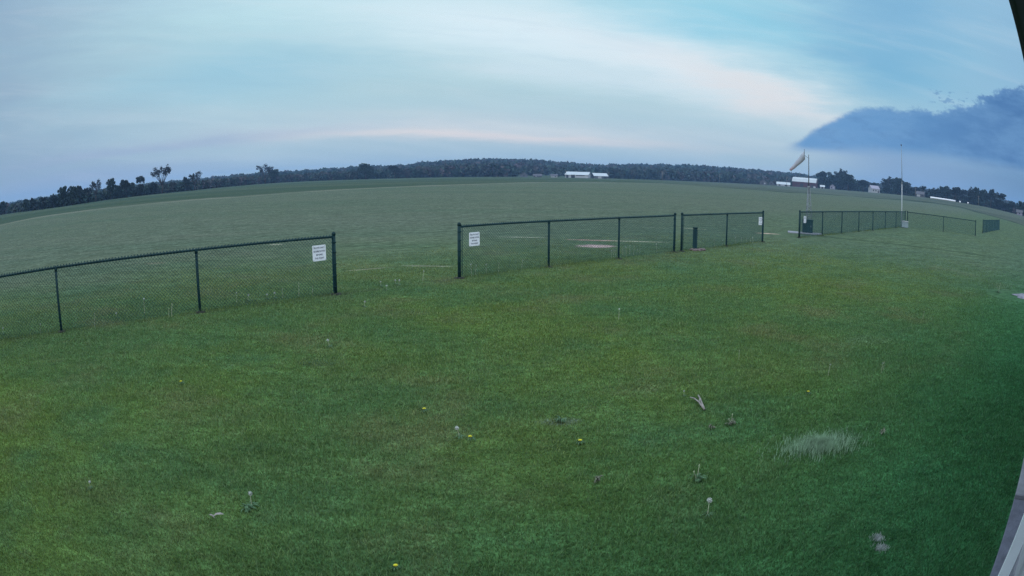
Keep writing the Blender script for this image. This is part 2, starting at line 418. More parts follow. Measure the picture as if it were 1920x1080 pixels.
def flat_xy(T, s): return T.comb(s.outputs[0], s.outputs[1], 0.0)
def ground_material():
    m_ = bpy.data.materials.new('ground_turf'); m_.use_nodes = True; T = NT(m_.node_tree); b = T.n['Principled BSDF']
    pos = T.node('ShaderNodeNewGeometry').outputs['Position']
    flat = T.mapping(pos, scale=(1, 1, 1e6))
    s = T.node('ShaderNodeSeparateXYZ', {0: flat})
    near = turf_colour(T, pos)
    # turf greyed with distance: haze and lens glare mixed into the colour
    fence_side = T.math('SUBTRACT', s.outputs[1], T.math('ADD', T.math('MULTIPLY', s.outputs[0], .89), 16.5))
    cc = T.mix(T.rng(T.length(flat_xy(T, s)), 10, 30, 0, .7), near, (.074, .102, .076, 1))
    # beyond the mown edge: crop land
    zl = T.node('ShaderNodeAttribute', attribute_name='zline').outputs['Fac']
    rt = T.node('ShaderNodeAttribute', attribute_name='right').outputs['Fac']
    zw = T.math('ADD', zl, T.math('MULTIPLY', T.math('SUBTRACT', T.noise(flat, .03, 4), .5), .10))
    crop = T.mix(T.rng(T.noise(T.mapping(flat, scale=(4, 1, 1)), .02, 5), .4, .62), (.042, .066, .045, 1), (.062, .082, .056, 1))
    cropr = T.mix(T.rng(T.noise(T.mapping(flat, scale=(1, 3, 1)), .02, 5), .4, .62), (.075, .092, .070, 1), (.060, .076, .060, 1))
    crop = T.mix(rt, crop, cropr)
    cc = T.mix(T.rng(zw, .99, 1.04), cc, crop)
    edge = T.mix(rt, (.125, .135, .105, 1), (.030, .045, .032, 1))
    band = T.math('MULTIPLY', T.rng(zw, .955, .985), T.rng(zw, 1.07, 1.02))
    brk = T.rng(T.noise(flat, .09, 4, .7), .36, .56, .25, .95)
    cc = T.mix(T.math('MULTIPLY', band, brk), cc, edge)
    # worn and bare places in the turf: x, y, half sizes, turn, colour, strength
    wv = T.noise(flat, 3.2, 4, .6, out='Color')
    wsub = T.node('ShaderNodeVectorMath', {0: wv, 1: (.5, .5, .5)}, operation='SUBTRACT').outputs[0]
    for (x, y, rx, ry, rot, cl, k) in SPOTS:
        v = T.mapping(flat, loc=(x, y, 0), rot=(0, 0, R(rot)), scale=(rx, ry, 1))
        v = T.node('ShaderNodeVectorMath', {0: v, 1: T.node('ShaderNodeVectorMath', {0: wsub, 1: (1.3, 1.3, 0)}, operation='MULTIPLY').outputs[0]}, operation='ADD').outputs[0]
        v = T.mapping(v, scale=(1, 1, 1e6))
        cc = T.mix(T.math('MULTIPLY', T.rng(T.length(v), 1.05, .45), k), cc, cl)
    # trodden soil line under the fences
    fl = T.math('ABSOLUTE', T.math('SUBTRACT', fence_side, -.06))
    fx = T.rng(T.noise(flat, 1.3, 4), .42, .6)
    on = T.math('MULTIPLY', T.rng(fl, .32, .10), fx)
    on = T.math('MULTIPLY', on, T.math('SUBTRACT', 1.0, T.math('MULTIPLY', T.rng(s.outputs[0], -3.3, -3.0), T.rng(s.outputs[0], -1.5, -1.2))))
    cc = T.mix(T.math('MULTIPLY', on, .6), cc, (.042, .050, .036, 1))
    # faint double wheel track curving across the lawn on the right
    tx = T.math('SUBTRACT', s.outputs[1], T.math('ADD', 28.4, T.math('MULTIPLY', T.math('SUBTRACT', s.outputs[0], 17.0), -.62)))
    tl = T.math('MULTIPLY', T.rng(T.math('ABSOLUTE', tx), .55, .12), T.math('MULTIPLY', T.rng(s.outputs[0], 13, 16), T.rng(s.outputs[0], 27, 23)))
    cc = T.mix(T.math('MULTIPLY', tl, .55), cc, (.030, .050, .032, 1))
    # fine grain of the sward
    g1 = T.noise(flat, 28, 3, .7)
    g2 = T.noise(T.mapping(flat, scale=(1.6, 1, 1)), 5.5, 5, .7)
    cc = T.mix(.7, cc, T.ramp(g1, [(.30, (.12, .12, .12, 1)), (.70, (.88, .88, .88, 1))], 'LINEAR'), 'OVERLAY')
    cc = T.mix(.7, cc, T.ramp(g2, [(.30, (.15, .15, .15, 1)), (.70, (.84, .84, .84, 1))], 'LINEAR'), 'OVERLAY')
    g3 = T.noise(T.mapping(flat, rot=(0, 0, R(20)), scale=(2.2, 1, 1)), 1.5, 5, .7)
    cc = T.mix(.5, cc, T.ramp(g3, [(.30, (.22, .22, .22, 1)), (.70, (.78, .78, .78, 1))], 'LINEAR'), 'OVERLAY')
    T.put(b.inputs['Base Color'], cc); b.inputs['Roughness'].default_value = 1.0; b.inputs['Specular IOR Level'].default_value = 0.0
    bp = T.node('ShaderNodeBump', {'Strength': .5, 'Distance': .03, 'Height': g1})
    T.put(b.inputs['Normal'], bp.outputs[0])
    return m_
M['ground'] = ground_material()

def blade_material():
    m_ = bpy.data.materials.new('grass_blades'); m_.use_nodes = True; T = NT(m_.node_tree)
    for n_ in list(T.n): T.n.remove(n_)
    pos = T.node('ShaderNodeNewGeometry').outputs['Position']
    v = T.node('ShaderNodeAttribute', attribute_name='v').outputs['Fac']
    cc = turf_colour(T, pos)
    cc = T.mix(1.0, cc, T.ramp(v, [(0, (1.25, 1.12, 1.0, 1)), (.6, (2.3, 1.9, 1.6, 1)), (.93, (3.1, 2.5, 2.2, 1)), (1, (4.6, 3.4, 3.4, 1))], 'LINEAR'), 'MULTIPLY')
    d_ = T.node('ShaderNodeBsdfDiffuse', {'Color': cc})
    t_ = T.node('ShaderNodeBsdfTranslucent', {'Color': cc})
    g_ = T.node('ShaderNodeBsdfGlossy', {'Color': (.8, .9, 1, 1), 'Roughness': .5})
    mx = T.node('ShaderNodeMixShader', {0: .38, 1: d_.outputs[0], 2: t_.outputs[0]})
    mx2 = T.node('ShaderNodeMixShader', {0: .02, 1: mx.outputs[0], 2: g_.outputs[0]})
    T.node('ShaderNodeOutputMaterial', {0: mx2.outputs[0]})
    return m_
M['blade'] = blade_material()

# ------------------------------------------------------------------ ground sheet (field, crop land, rising wooded hill)
LINE = np.array([(-180, 90), (-60, 92), (-48.6, 100), (-44.7, 110), (-36, 107), (-28, 107), (-24, 104), (-21, 109), (-12, 123), (-3, 146), (6, 200), (13, 240), (20, 215), (24, 205), (30, 262), (35, 300), (41, 280), (48.5, 152), (55, 120), (180, 90)], float)
EDGE = np.array([(-180, 300), (-55, 290), (-48.6, 265), (-44.7, 211), (-41, 198), (-35, 234), (-28, 266), (-24, 340), (-20, 425), (-9, 410), (0, 440), (9, 488), (15.4, 520), (22, 520), (30, 500), (38, 400), (44, 380), (48.5, 350), (60, 340), (180, 300)], float)
ZE = np.array([(-180, 0), (-22, 0), (9, 0), (15.4, .15), (22, .87), (25, 1.3), (30, 1.97), (34, 2.7), (38, 3.2), (44, 2.9), (48.5, 1.6), (60, .5), (180, 0)], float)
SK = np.array([(-180, .4), (-50, .42), (-42, .34), (-36, .42), (-30, .42), (-26, .48), (-22, .58), (-18, .60), (-15.5, .67), (-12, .72), (-9, .78), (-7.5, .98), (-5.5, 1.12), (-2.8, 1.24), (0, 1.20), (2, 1.16), (3.5, 1.03), (5, .93), (6.2, .86), (7.5, .84), (9, .93), (11, 1.02), (13, 1.06), (15, 1.12), (17, 1.10), (20, 1.05), (24, .98), (26.5, .88), (30, .85), (33, .7), (36, .72), (40, .95), (44, 1.1), (48, .75), (60, .6), (180, .4)], float)
def ip(t, az): return np.interp(az, t[:, 0], t[:, 1])
def sm(x): x = np.clip(x, 0, 1); return x*x*(3-2*x)
def terrain(az, D):
    e = ip(EDGE, az); ze = ip(ZE, az)
    zh = np.maximum(CAM_H + 1000*np.tan(np.radians(ip(SK, az))) - 11, ze)
    t = np.clip((D-e)/(1000-e), 0, 1)
    z = np.where(D < e, ze*sm((D-.55*e)/(.45*e)), ze + (zh-ze)*t**1.5)
    return np.where(D > 1150, z - (D-1150)*.02, z)
def gz(az, D): return float(terrain(np.array(az, float), np.array(D, float)))

azs = np.concatenate([np.arange(-180, -62, 6.0), np.arange(-62, 62.01, .5), np.arange(68, 180, 6.0)])
Ds = np.concatenate([[.02, 1, 2, 4, 7], np.arange(10, 60, 5), np.arange(60, 560, 6), np.geomspace(560, 3200, 26)])
A_, D_ = np.meshgrid(azs, Ds, indexing='ij')
Z_ = terrain(A_, D_)
co = np.stack([D_*np.sin(np.radians(A_)), D_*np.cos(np.radians(A_)), Z_], -1).reshape(-1, 3)
na, nd = A_.shape
ii, jj = np.meshgrid(np.arange(na), np.arange(nd-1), indexing='ij')
i2 = (ii+1) % na
fc_ = np.stack([ii*nd+jj, ii*nd+jj+1, i2*nd+jj+1, i2*nd+jj], -1).reshape(-1, 4)
# centre fan
co = np.vstack([co, [[0, 0, 0]]])
zl = np.append((D_/ip(LINE, A_)).ravel(), 0); rt = np.append(sm((A_-11)/9).ravel(), 0)
ctr = len(co)-1
fan = np.stack([np.full(na, ctr), np.arange(na)*nd, ((np.arange(na)+1) % na)*nd, np.full(na, ctr)], -1)
g = np_mesh('ground', co, fc_, M['ground'], {'zline': zl, 'right': rt}, smooth=True)
col.objects.link(g); tag(g, kind='structure')

# ------------------------------------------------------------------ lawn blades (near turf)
def blades(name, xy, hgt, wid, lean, material, label_v=None, z0=None):
    n = len(xy)
    a = rng.uniform(0, 2*np.pi, n); l = rng.uniform(0, 2*np.pi, n)
    la = hgt*lean*rng.uniform(.1, 1.0, n)
    wx, wy = np.cos(a)*wid*.5, np.sin(a)*wid*.5
    b = np.stack([xy[:, 0], xy[:, 1], np.zeros(n) if z0 is None else z0], 1)
    p0 = b + np.stack([-wx, -wy, np.zeros(n)], 1); p1 = b + np.stack([wx, wy, np.zeros(n)], 1)
    tip = b + np.stack([np.cos(l)*la, np.sin(l)*la, hgt], 1)
    mid = b + np.stack([np.cos(l)*la*.3, np.sin(l)*la*.3, hgt*.55], 1)
    q0 = mid + np.stack([-wx, -wy, np.zeros(n)], 1)*.8; q1 = mid + np.stack([wx, wy, np.zeros(n)], 1)*.8
    co_ = np.stack([p0, p1, q1, tip, q0], 1).reshape(-1, 3)
    k = np.arange(n)*5
    # quad (p0,p1,q1,q0) + tip as quad split into tris
    f = np.concatenate([np.stack([k, k+1, k+2], 1), np.stack([k, k+2, k+4], 1), np.stack([k+4, k+2, k+3], 1)])
    v = rng.uniform(0, .9, n); r = rng.random(n); v = np.where(r > .985, rng.uniform(.92, 1, n), v)
    o = np_mesh(name, co_, f, material, {'v': np.repeat(v, 5)})
    return o
def sector(n, d0, d1, a0=-57, a1=57, pw=1.0):
    """points with a density falling with distance (pw=1: ~1/D)"""
    D = d0 + (d1-d0)*rng.random(n)**pw
    az = np.radians(rng.uniform(a0, a1, n)); return np.stack([D*np.sin(az), D*np.cos(az)], 1), D
N1 = 1250000
xy, D = sector(N1, 1.2, 30.0, a0=-76, a1=64, pw=1.15)
lat = xy[:, 0]*.632 - xy[:, 1]*.775
keep = (lat < .235)
fsd = xy[:, 1] - (xy[:, 0]*.89 + 16.5)
keep &= (fsd < 8+2*np.sin(xy[:, 0]*1.3)) & (rng.random(len(xy)) < np.clip(1.15-(D-8)/20, .0, 1)) & (rng.random(len(xy)) < np.clip(1-(fsd-2)/7, 0, 1))
pd = np.hypot((xy[:, 0]-14.9)/1.6, (xy[:, 1]-13.2)/1.2); keep &= pd > 1
for (sx, sy, rx, ry, rot, cl_, k_) in SPOTS:
    if max(cl_[:2]) < .2: continue
    c_, s_ = math.cos(R(rot)), math.sin(R(rot)); ux, uy = xy[:, 0]-sx, xy[:, 1]-sy
    q_ = np.hypot((ux*c_+uy*s_)/rx, (-ux*s_+uy*c_)/ry); keep &= (q_ > .95) | (rng.random(len(xy)) < .12)
xy, D = xy[keep], D[keep]
# patchy height
hn = np.sin(xy[:, 0]*1.7+1.3*np.sin(xy[:, 1]*.9))*np.cos(xy[:, 1]*1.3+1.1*np.sin(xy[:, 0]*.7))
h = (.027 + .007*hn)*rng.uniform(.55, 1.35, len(xy)); 
w = np.clip(.0028 + .0008*D, .004, .014)
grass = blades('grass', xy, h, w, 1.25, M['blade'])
col.objects.link(grass); tag(grass, 'short mown green lawn grass between the building and the fence', 'grass', kind='stuff')
print('blades', len(xy))

# ------------------------------------------------------------------ chain link fences
FU = Vector((.7455, .6665, 0)).normalized()      # direction of the long fence line
def fence(label, posts, group='green chain link fence runs'):
    """posts: list of (x, y, 't' or 'l')"""
    ox, oy = posts[0][0], posts[0][1]
    root = thing('chain_link_fence', label, 'fence', (ox, oy, 0), 0, group)
    P_ = [Vector((x-ox, y-oy, 0)) for x, y, _ in posts]
    for p, (x, y, k) in zip(P_, posts):
        mb = MB(); lean = Vector((random.uniform(-.008, .008), random.uniform(-.008, .008), 0))
        if k == 't':
            mb.tube([(0, 0, -.15), lean+Vector((0, 0, 1.235))], .039, 12)
            for z in (.15, .38, .62, .86, 1.06): mb.tube([(0, 0, z), (0, 0, z+.024)], .046, 12)
            po = mb.build('post', M['fence'], root, True, p)
            so = MB(); so.tube([(0, 0, -.02), (0, 0, .018), (0, 0, .03)], [.15, .12, .05], 14); so.build('soil_collar', M['soil'], po, True)
            cb = MB(); cb.tube([lean+Vector((0, 0, z)) for z in (1.215, 1.25, 1.27, 1.285, 1.29)], [.044, .044, .036, .02, .004], 12)
            cb.build('cap', M['fence'], po, True)
        else:
            mb.tube([(0, 0, -.15), lean+Vector((0, 0, 1.15))], .029, 10)
            po = mb.build('post', M['fence'], root, True, p)
            so = MB(); so.tube([(0, 0, -.02), (0, 0, .016), (0, 0, .026)], [.13, .10, .04], 12); so.build('soil_collar', M['soil'], po, True)
            cb = MB(); cb.tube([lean+Vector((0, 0, z)) for z in (1.125, 1.16, 1.20, 1.215, 1.222)], [.034, .034, .026, .02, .005], 10)
            cb.build('cap', M['fence'], po, True)
    rb = MB()
    rp = []
    for i, p in enumerate(P_):
        rp.append(p + Vector((0, 0, 1.185)))
        if i < len(P_)-1:
            mid = (p+P_[i+1])/2; rp.append(mid+Vector((0, 0, 1.185 + random.uniform(-.006, .006))))
    rb.tube(rp, .0225, 8); rb.build('top_rail', M['fence'], root, True)
    # woven mesh: two sets of crossing wires, running proud of the rail at the top
    wb = MB(); step = .0705; z0, z1 = .035, 1.212; H = z1-z0
    for i in range(len(P_)-1):
        a, b = P_[i], P_[i+1]; u = (b-a); L = u.length; u.normalize(); nrm = Vector((u.y, -u.x, 0))
        off = .026
        for sgn in (1, -1):
            c0 = -H
            while c0 < L:
                s0, s1 = max(0, -c0), min(H, L-c0)
                if s1 > s0 + .01:
                    def pt(s_, lift=0):
                        t = c0+s_; t = t if sgn > 0 else L-t
                        return a + u*t + nrm*(off+.0025*sgn) + Vector((0, 0, z0+s_+lift))
                    sag = .004*math.sin(c0*3)
                    wb.tube([pt(s0), pt(s1, .012 if s1 == H else 0)], .0031, 3, False)
                c0 += step
        # knuckled selvage above the rail
        n_ = int(L/step)
        for k in range(n_):
            p = a + u*(step*(k+.5)) + nrm*(off*.6) + Vector((0, 0, 1.207))
            wb.tube([p, p+u*.022+Vector((0, 0, .026))], .0068, 4, False)
    for idx in (0, len(P_)-1):
        if posts[idx][2] == 't':
            a = P_[idx]; b = P_[1] if idx == 0 else P_[-2]; u = (b-a).normalized(); nrm = (P_[-1]-P_[0]).normalized(); nrm = Vector((nrm.y, -nrm.x, 0))
            wb.tube([a+u*.06+nrm*.026+Vector((0, 0, .06)), a+u*.06+nrm*.026+Vector((0, 0, 1.18))], .007, 4)
    wb.build('wire_mesh', M['wire'], root)
    # dark soil collar round the feet
    return root
def lp(t): return (t, 16.4356+.8941*t)
f1 = fence('nearest chain link fence run at far left, ending at the wide gap',
      [(-12.55, 5.21, 'l'), (-10.3, 7.22, 'l'), (-8.24, 9.07, 'l'), (-5.88, 11.17, 'l'), (-3.61, 13.20, 't')])
f2 = fence('green chain link fence run of three bays between the wide gap and the narrow gap', [(-1.20, 15.36, 't'), (.93, 17.27, 'l'), (3.06, 19.17, 'l'), (5.21, 21.10, 't')])
f3 = fence('short green chain link fence run of two bays in front of the dark bollard', [(5.54, 21.39, 't'), (7.82, 23.43, 'l'), (10.13, 25.49, 't')])
f4 = fence('long chain link fence run from the green cabinet to the white pole',
      [(13.08, 28.05, 't'), (15.41, 30.07, 'l'), (17.76, 32.09, 'l'), (20.25, 34.26, 'l'), (22.68, 36.36, 'l'), (25.2, 38.54, 'l'), (27.73, 40.72, 'l'), (30.24, 42.89, 't')])
f5 = fence('two bay chain link fence return sloping down rightward from the corner by the white pole', [(30.42, 42.80, 't'), (33.9, 41.55, 'l'), (37.28, 40.26, 't')])
f6 = fence('farthest chain link fence run at right, seen almost end on',
      [(43.53, 45.65, 't'), (46.05, 47.6, 'l'), (48.57, 49.6, 'l'), (51.1, 51.6, 'l'), (53.6, 53.55, 'l'), (56.1, 55.5, 'l'), (58.65, 57.51, 't')])

# ------------------------------------------------------------------ signs
def text_mesh(lines, sizes, zc, dy):
    verts, faces = [], []
    for (txt, size, z, maxw) in lines:
        cu_ = bpy.data.curves.new('lettering', 'FONT'); cu_.body = txt; cu_.size = size; cu_.align_x = 'CENTER'; cu_.align_y = 'CENTER'; cu_.resolution_u = 3; cu_.offset = size*.018
        to = bpy.data.objects.new('lettering_tmp', cu_); col.objects.link(to)
        bpy.context.view_layer.update()
        me = to.to_mesh()
        xs = [v.co.x for v in me.vertices]; wdt = max(xs)-min(xs); k = min(1, maxw/wdt)
        o = len(verts)
        verts += [(v.co.x*k, -dy, v.co.y+z) for v in me.vertices]
        faces += [tuple(i+o for i in p.vertices) for p in me.polygons]
        to.to_mesh_clear(); bpy.data.objects.remove(to); bpy.data.curves.remove(cu_)
    return verts, faces
LINES = [('PILOTS ONLY', .046, .105, .25), ('NO SPECTATORS', .046, .035, .265), ('BEYOND', .046, -.035, .15), ('THIS POINT', .046, -.105, .22)]
LETT = [text_mesh([l_], None, 0, .0075) for l_ in LINES]
sign0 = None
for (x, y, z, lab) in [(-3.89, 12.96, .888, 'white warning sign on the nearest fence run, left of the wide gap'),
                       (-.90, 15.63, .880, 'white warning sign on the three bay fence run, right beside its left end post'),
                       (9.88, 25.27, .862, 'white warning sign on the two bay fence run, beside its right end post'),
                       (13.50, 28.41, .845, 'white warning sign in front of the dark green cabinet')]:
    ang = math.atan2(.6665, .7455)
    pos = Vector((x, y, z)) + Vector((.6665, -.7455, 0))*.045
    if sign0 is None:
        s_ = thing('warning_sign', lab, 'sign', pos, ang, 'white signs on the fence'); sign0 = s_
        w_, h_, r_, t_ = .152, .158, .02, .004
        out = []
        for cx, cz, a0 in ((w_-r_, h_-r_, 0), (-w_+r_, h_-r_, 90), (-w_+r_, -h_+r_, 180), (w_-r_, -h_+r_, 270)):
            for k in range(4): a = R(a0+30*k); out.append((cx+r_*math.cos(a), cz+r_*math.sin(a)))
        n_ = len(out); b = MB()
        b.add([(x_, -t_, z_) for x_, z_ in out]+[(x_, t_, z_) for x_, z_ in out],
              [tuple(range(n_))[::-1], tuple(range(n_, 2*n_))]+[(i, (i+1) % n_, n_+(i+1) % n_, n_+i) for i in range(n_)])
        b.build('sign_board', M['white'], s_)
        for tv, tf in LETT:
            tb = MB(); tb.add(tv, tf); tb.build('text_line', M['ink'], s_)
        for sx in (-1, 1):
            for sz in (-1, 1):
                bb = MB(); bb.tube([(sx*.13, -.002, sz*.136), (sx*.13, -.009, sz*.136)], .006, 8); bb.build('bolt', M['galv'], s_)
    else:
        s_ = copy_tree(sign0); s_.location = pos; s_['label'] = lab
    s_.rotation_euler = (0, R(random.uniform(-1.6, 1.6)), ang)

# ------------------------------------------------------------------ bollard, cabinet, rubble
b_ = thing('bollard', 'dark green square bollard standing behind the two bay fence run', 'bollard', (6.18, 22.0, 0), R(20))
mb = MB(); mb.box((0, 0, .33), (.115, .115, .74), bev=.008); mb.build('post', M['cabinet'], b_)
mb = MB(); mb.box((0, 0, .735), (.128, .128, .06), bev=.012); mb.build('cap', M['fence'], b_)
import bmesh
ORD = ['first', 'second', 'third', 'fourth', 'fifth', 'sixth', 'seventh', 'eighth', 'ninth', 'tenth', 'eleventh', 'twelfth', 'thirteenth', 'fourteenth', 'fifteenth', 'sixteenth']
for k in range(9):
    r_ = random.uniform(.05, .10)
    bm = bmesh.new(); bmesh.ops.create_icosphere(bm, subdivisions=2, radius=r_)
    for v in bm.verts: v.co = Vector((v.co.x*random.uniform(.9, 1.2), v.co.y*random.uniform(.9, 1.2), v.co.z*.55))
    me = bpy.data.meshes.new('rock'); bm.to_mesh(me); bm.free(); me.materials.append(M['rubble'])
    o = bpy.data.objects.new('rock', me); col.objects.link(o)
    o.location = (5.92+k*.065+random.uniform(-.04, .04), 21.72+random.uniform(-.18, .18), r_*.3)
    tag(o, '%s small reddish rock from the left in the heap by the dark bollard' % ORD[k], 'rock', 'rocks by the bollard')

cb = thing('utility_cabinet', 'dark green utility cabinet on a pale concrete pad behind the fence', 'cabinet', (14.95, 31.0, 0), R(-22))
mb = MB(); mb.box((0, 0, .355), (.56, .50, .61), bev=.015); mb.build('body', M['cabinet'], cb)
mb = MB(); mb.box((0, 0, .685), (.62, .56, .05), bev=.015); mb.build('lid', M['fence'], cb)
mb = MB(); mb.box((0, -.256, .35), (.46, .012, .50)); o = mb.build('door', M['cabinet'], cb)
mb = MB(); mb.box((.17, -.27, .38), (.03, .02, .10)); mb.build('handle', M['galv'], o)
pd = MB(); pd.box((0, 0, .0), (1.9, .95, .08), bev=.02)
o = pd.build('concrete_pad', M['concrete'], None, loc=(14.75, 30.85, .01)); o.rotation_euler = (0, 0, R(-22))
tag(o, 'pale concrete pad under the dark green utility cabinet', 'concrete pad')

# ------------------------------------------------------------------ windsock mast
mst = thing('windsock_mast', 'grey lattice mast tapering up to a thin dark pole behind the cabinet', 'mast', (15.72, 32.55, 0), R(18))
mb = MB(); hb, ht, zb, zt = .27, .07, -.05, 2.35
legs = []
for k in range(3):
    a = R(90+120*k); p0 = Vector((hb*math.cos(a), hb*math.sin(a), zb)); p1 = Vector((ht*math.cos(a), ht*math.sin(a), zt)); legs.append((p0, p1))
    lm = MB(); lm.tube([p0, p1], .016, 6); lm.build('leg', M['galv'], mst, True)
for i in range(8):
    t0, t1 = i/8, (i+1)/8
    for k in range(3):
        a0, a1 = legs[k]; b0, b1 = legs[(k+1) % 3]
        mb.tube([a0.lerp(a1, t0), b0.lerp(b1, t1)], .008, 4); mb.tube([b0.lerp(b1, t0), a0.lerp(a1, t1)], .008, 4)
        mb.tube([a0.lerp(a1, t1), b0.lerp(b1, t1)], .008, 4)
mb.build('bracing', M['galv'], mst)
mb = MB(); mb.tube([(0, 0, 2.0), (0, 0, 3.0), (0, 0, 4.12)], [.030, .026, .018], 8); mb.build('pole', M['mast_dark'], mst, True)
mb = MB(); mb.tube([(0, 0, 2.3), (0, 0, 2.42)], .075, 10); mb.build('collar', M['galv'], mst, True)
# windsock: its mouth hangs on a swivel arm at the mast head, tail drooping left
mp = Vector((15.72, 32.55, 0)); D0 = mp.length
mouth = polar(25.38, D0, CAM_H + D0*math.tan(R(2.62))); tail = polar(24.06, D0, CAM_H + D0*math.tan(R(1.22)))
ws = thing('windsock', 'faded orange and white windsock drooping down to the left of the mast', 'windsock', mouth)
ax = tail-mouth
mb = MB(); NS = 9; n_ = 14; rings = []
for i in range(NS+1):
    t = i/NS; c_ = ax*t + Vector((0, 0, -.02*math.sin(math.pi*t)))+Vector((.05, 0, .03))*math.sin(math.pi*min(1, t*2)) ; r_ = .185*(1-t)+.062*t
    r_ *= 1+.05*math.sin(i*2.1)
    nrm = ax.normalized() if i > 0 else Vector((ax.x*.9, ax.y*.9, ax.z*.15)).normalized()
    if i == 1: nrm = (ax.normalized()+Vector((ax.x, ax.y, ax.z*.3)).normalized()).normalized()
    u = nrm.cross(Vector((0, 0, 1))).normalized(); w_ = u.cross(nrm)
    rings.append([c_+u*r_*math.cos(2*math.pi*k/n_)+w_*r_*math.sin(2*math.pi*k/n_)*(1+.08*math.sin(3*k+i)) for k in range(n_)])
vs = [v for r_ in rings for v in r_]; fs = [(i*n_+k, i*n_+(k+1) % n_, (i+1)*n_+(k+1) % n_, (i+1)*n_+k) for i in range(NS) for k in range(n_)]
mb.add(vs, fs); sk_ = mb.build('sleeve', M['sock'], ws, True)
so = sk_.modifiers.new('thick', 'SOLIDIFY'); so.thickness = .004
mb = MB(); mb.tube([rings[0][k] for k in range(n_)]+[rings[0][0]], .009, 5, False); mb.build('hoop', M['mast_dark'], ws)
mb = MB(); mb.tube([(.0, 0, -.18), (0, 0, .33)], .012, 6); mb.tube([(0, 0, .0), tuple(mp+Vector((0, 0, 3.92))-mouth)], .010, 6); mb.build('swivel_arm', M['mast_dark'], ws)

# ------------------------------------------------------------------ white pole with its crate
pl = thing('white_pole', 'tall thin white pole standing beside the fence corner', 'pole', (29.52, 42.45, 0), 0)
Dp = math.hypot(29.52, 42.45)
mb = MB(); mb.tube([(0, 0, 0), (0, 0, 1.6), (0, 0, 3.4)], [.045, .040, .034], 10); mb.build('lower_tube', M['pole_white'], pl, True)
mb = MB(); mb.tube([(0, 0, 3.4), (0, 0, 6.3)], [.030, .018], 8); mb.build('upper_tube', M['pole_grey'], pl, True)
mb = MB(); mb.tube([(0, 0, 3.33), (0, 0, 3.45)], .052, 10); mb.build('sleeve', M['galv'], pl, True)
mb = MB(); mb.tube([(0, 0, 6.28), (0, 0, 6.36), (0, 0, 6.42)], [.05, .055, .015], 8); mb.build('finial', M['mast_dark'], pl, True)
cr = thing('plastic_crate', 'pale translucent plastic crate at the foot of the white pole', 'crate', (29.62, 42.05, 0), R(-33))
mb = MB()
for sx in (-1, 1): mb.box((sx*.29, 0, .25), (.02, .40, .44))
for sy in (-1, 1): mb.box((0, sy*.20, .25), (.56, .02, .44))
mb.box((0, 0, .03), (.54, .36, .02)); mb.build('tub', M['crate'], cr)
mb = MB()
mb.box((0, 0, .49), (.66, .48, .04), bev=.01); mb.build('lid', M['white_wall'], cr)

# ------------------------------------------------------------------ building on the right (camera hangs under its eave)
FA = 50.8
bd = thing('building', 'pale sided building at the right edge with a dark overhanging eave', 'building', (0, 0, 0), R(90-FA))
# local x runs along the facade, local -y is away from the lawn
x0, x1 = -5.0, 10.5
mb = MB(); mb.box(((x0+x1)/2, -3.5, 1.55), (x1-x0, 6.0, 2.7)); 
for k in range(13): mb.box(((x0+x1)/2, -.494, .30+k*.20), (x1-x0, .014, .185))
mb.build('wall', M['siding'], bd)
mb = MB(); mb.box(((x0+x1)/2, -3.48, .10), (x1-x0+.02, 6.02, .24)); mb.build('foundation', M['concrete'], bd)
mb = MB()
mb.add([(x0-.5, .012, 2.78), (x1+.5, .012, 2.78), (x1+.5, -3.5, 4.05), (x0-.5, -3.5, 4.05)], [(0, 1, 2, 3)])
mb.add([(x0-.5, -7.0, 2.78), (x1+.5, -7.0, 2.78), (x1+.5, -3.5, 4.05), (x0-.5, -3.5, 4.05)], [(3, 2, 1, 0)])
mb.add([(x0-.5, .012, 2.90), (x1+.5, .012, 2.90), (x1+.5, -3.5, 4.17), (x0-.5, -3.5, 4.17), (x0-.5, -7.0, 2.90), (x1+.5, -7.0, 2.90)], [(0, 1, 2, 3), (3, 2, 5, 4)])
for xe in (x0, x1): mb.add([(xe, -.5, 2.9), (xe, -3.5, 4.0), (xe, -6.5, 2.9)], [(0, 1, 2)])
mb.build('roof', M['roof_dark'], bd)
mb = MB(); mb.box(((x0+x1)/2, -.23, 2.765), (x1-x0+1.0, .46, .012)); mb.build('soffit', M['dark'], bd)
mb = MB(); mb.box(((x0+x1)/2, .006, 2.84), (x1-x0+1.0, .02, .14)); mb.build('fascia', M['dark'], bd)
mb = MB()
dl, df = -.345, 3.45
mb.box((df, dl+.0, 1.40), (.10, .09, 2.62), bev=.006); mb.box((df, dl+.0, .14), (.12, .11, .06)); ds_ = mb.build('downspout', M['trim'], bd)
for z_ in (1.0, 2.2):
    mb = MB(); mb.box((df, dl-.06, z_), (.13, .05, .03)); mb.build('bracket', M['galv'], ds_)
ap = MB(); ap.box(((x0+5.42)/2, -.60, .0), (5.42-x0, .67, .07), bev=.01)
o = ap.build('concrete_apron', M['concrete_dark'], None, loc=(0, 0, 0)); o.rotation_euler = (0, 0, R(90-FA))
tag(o, 'darker concrete strip between the lawn and the downspout at bottom right', 'concrete strip')
ap = MB(); ap.box(((5.45+11)/2, -.60, .02), (11-5.45, .67, .10), bev=.012)
o = ap.build('concrete_slab', M['concrete'], None, loc=(0, 0, 0)); o.rotation_euler = (0, 0, R(90-FA))
tag(o, 'lighter concrete slab beyond the joint at the right edge of the lawn', 'concrete slab')

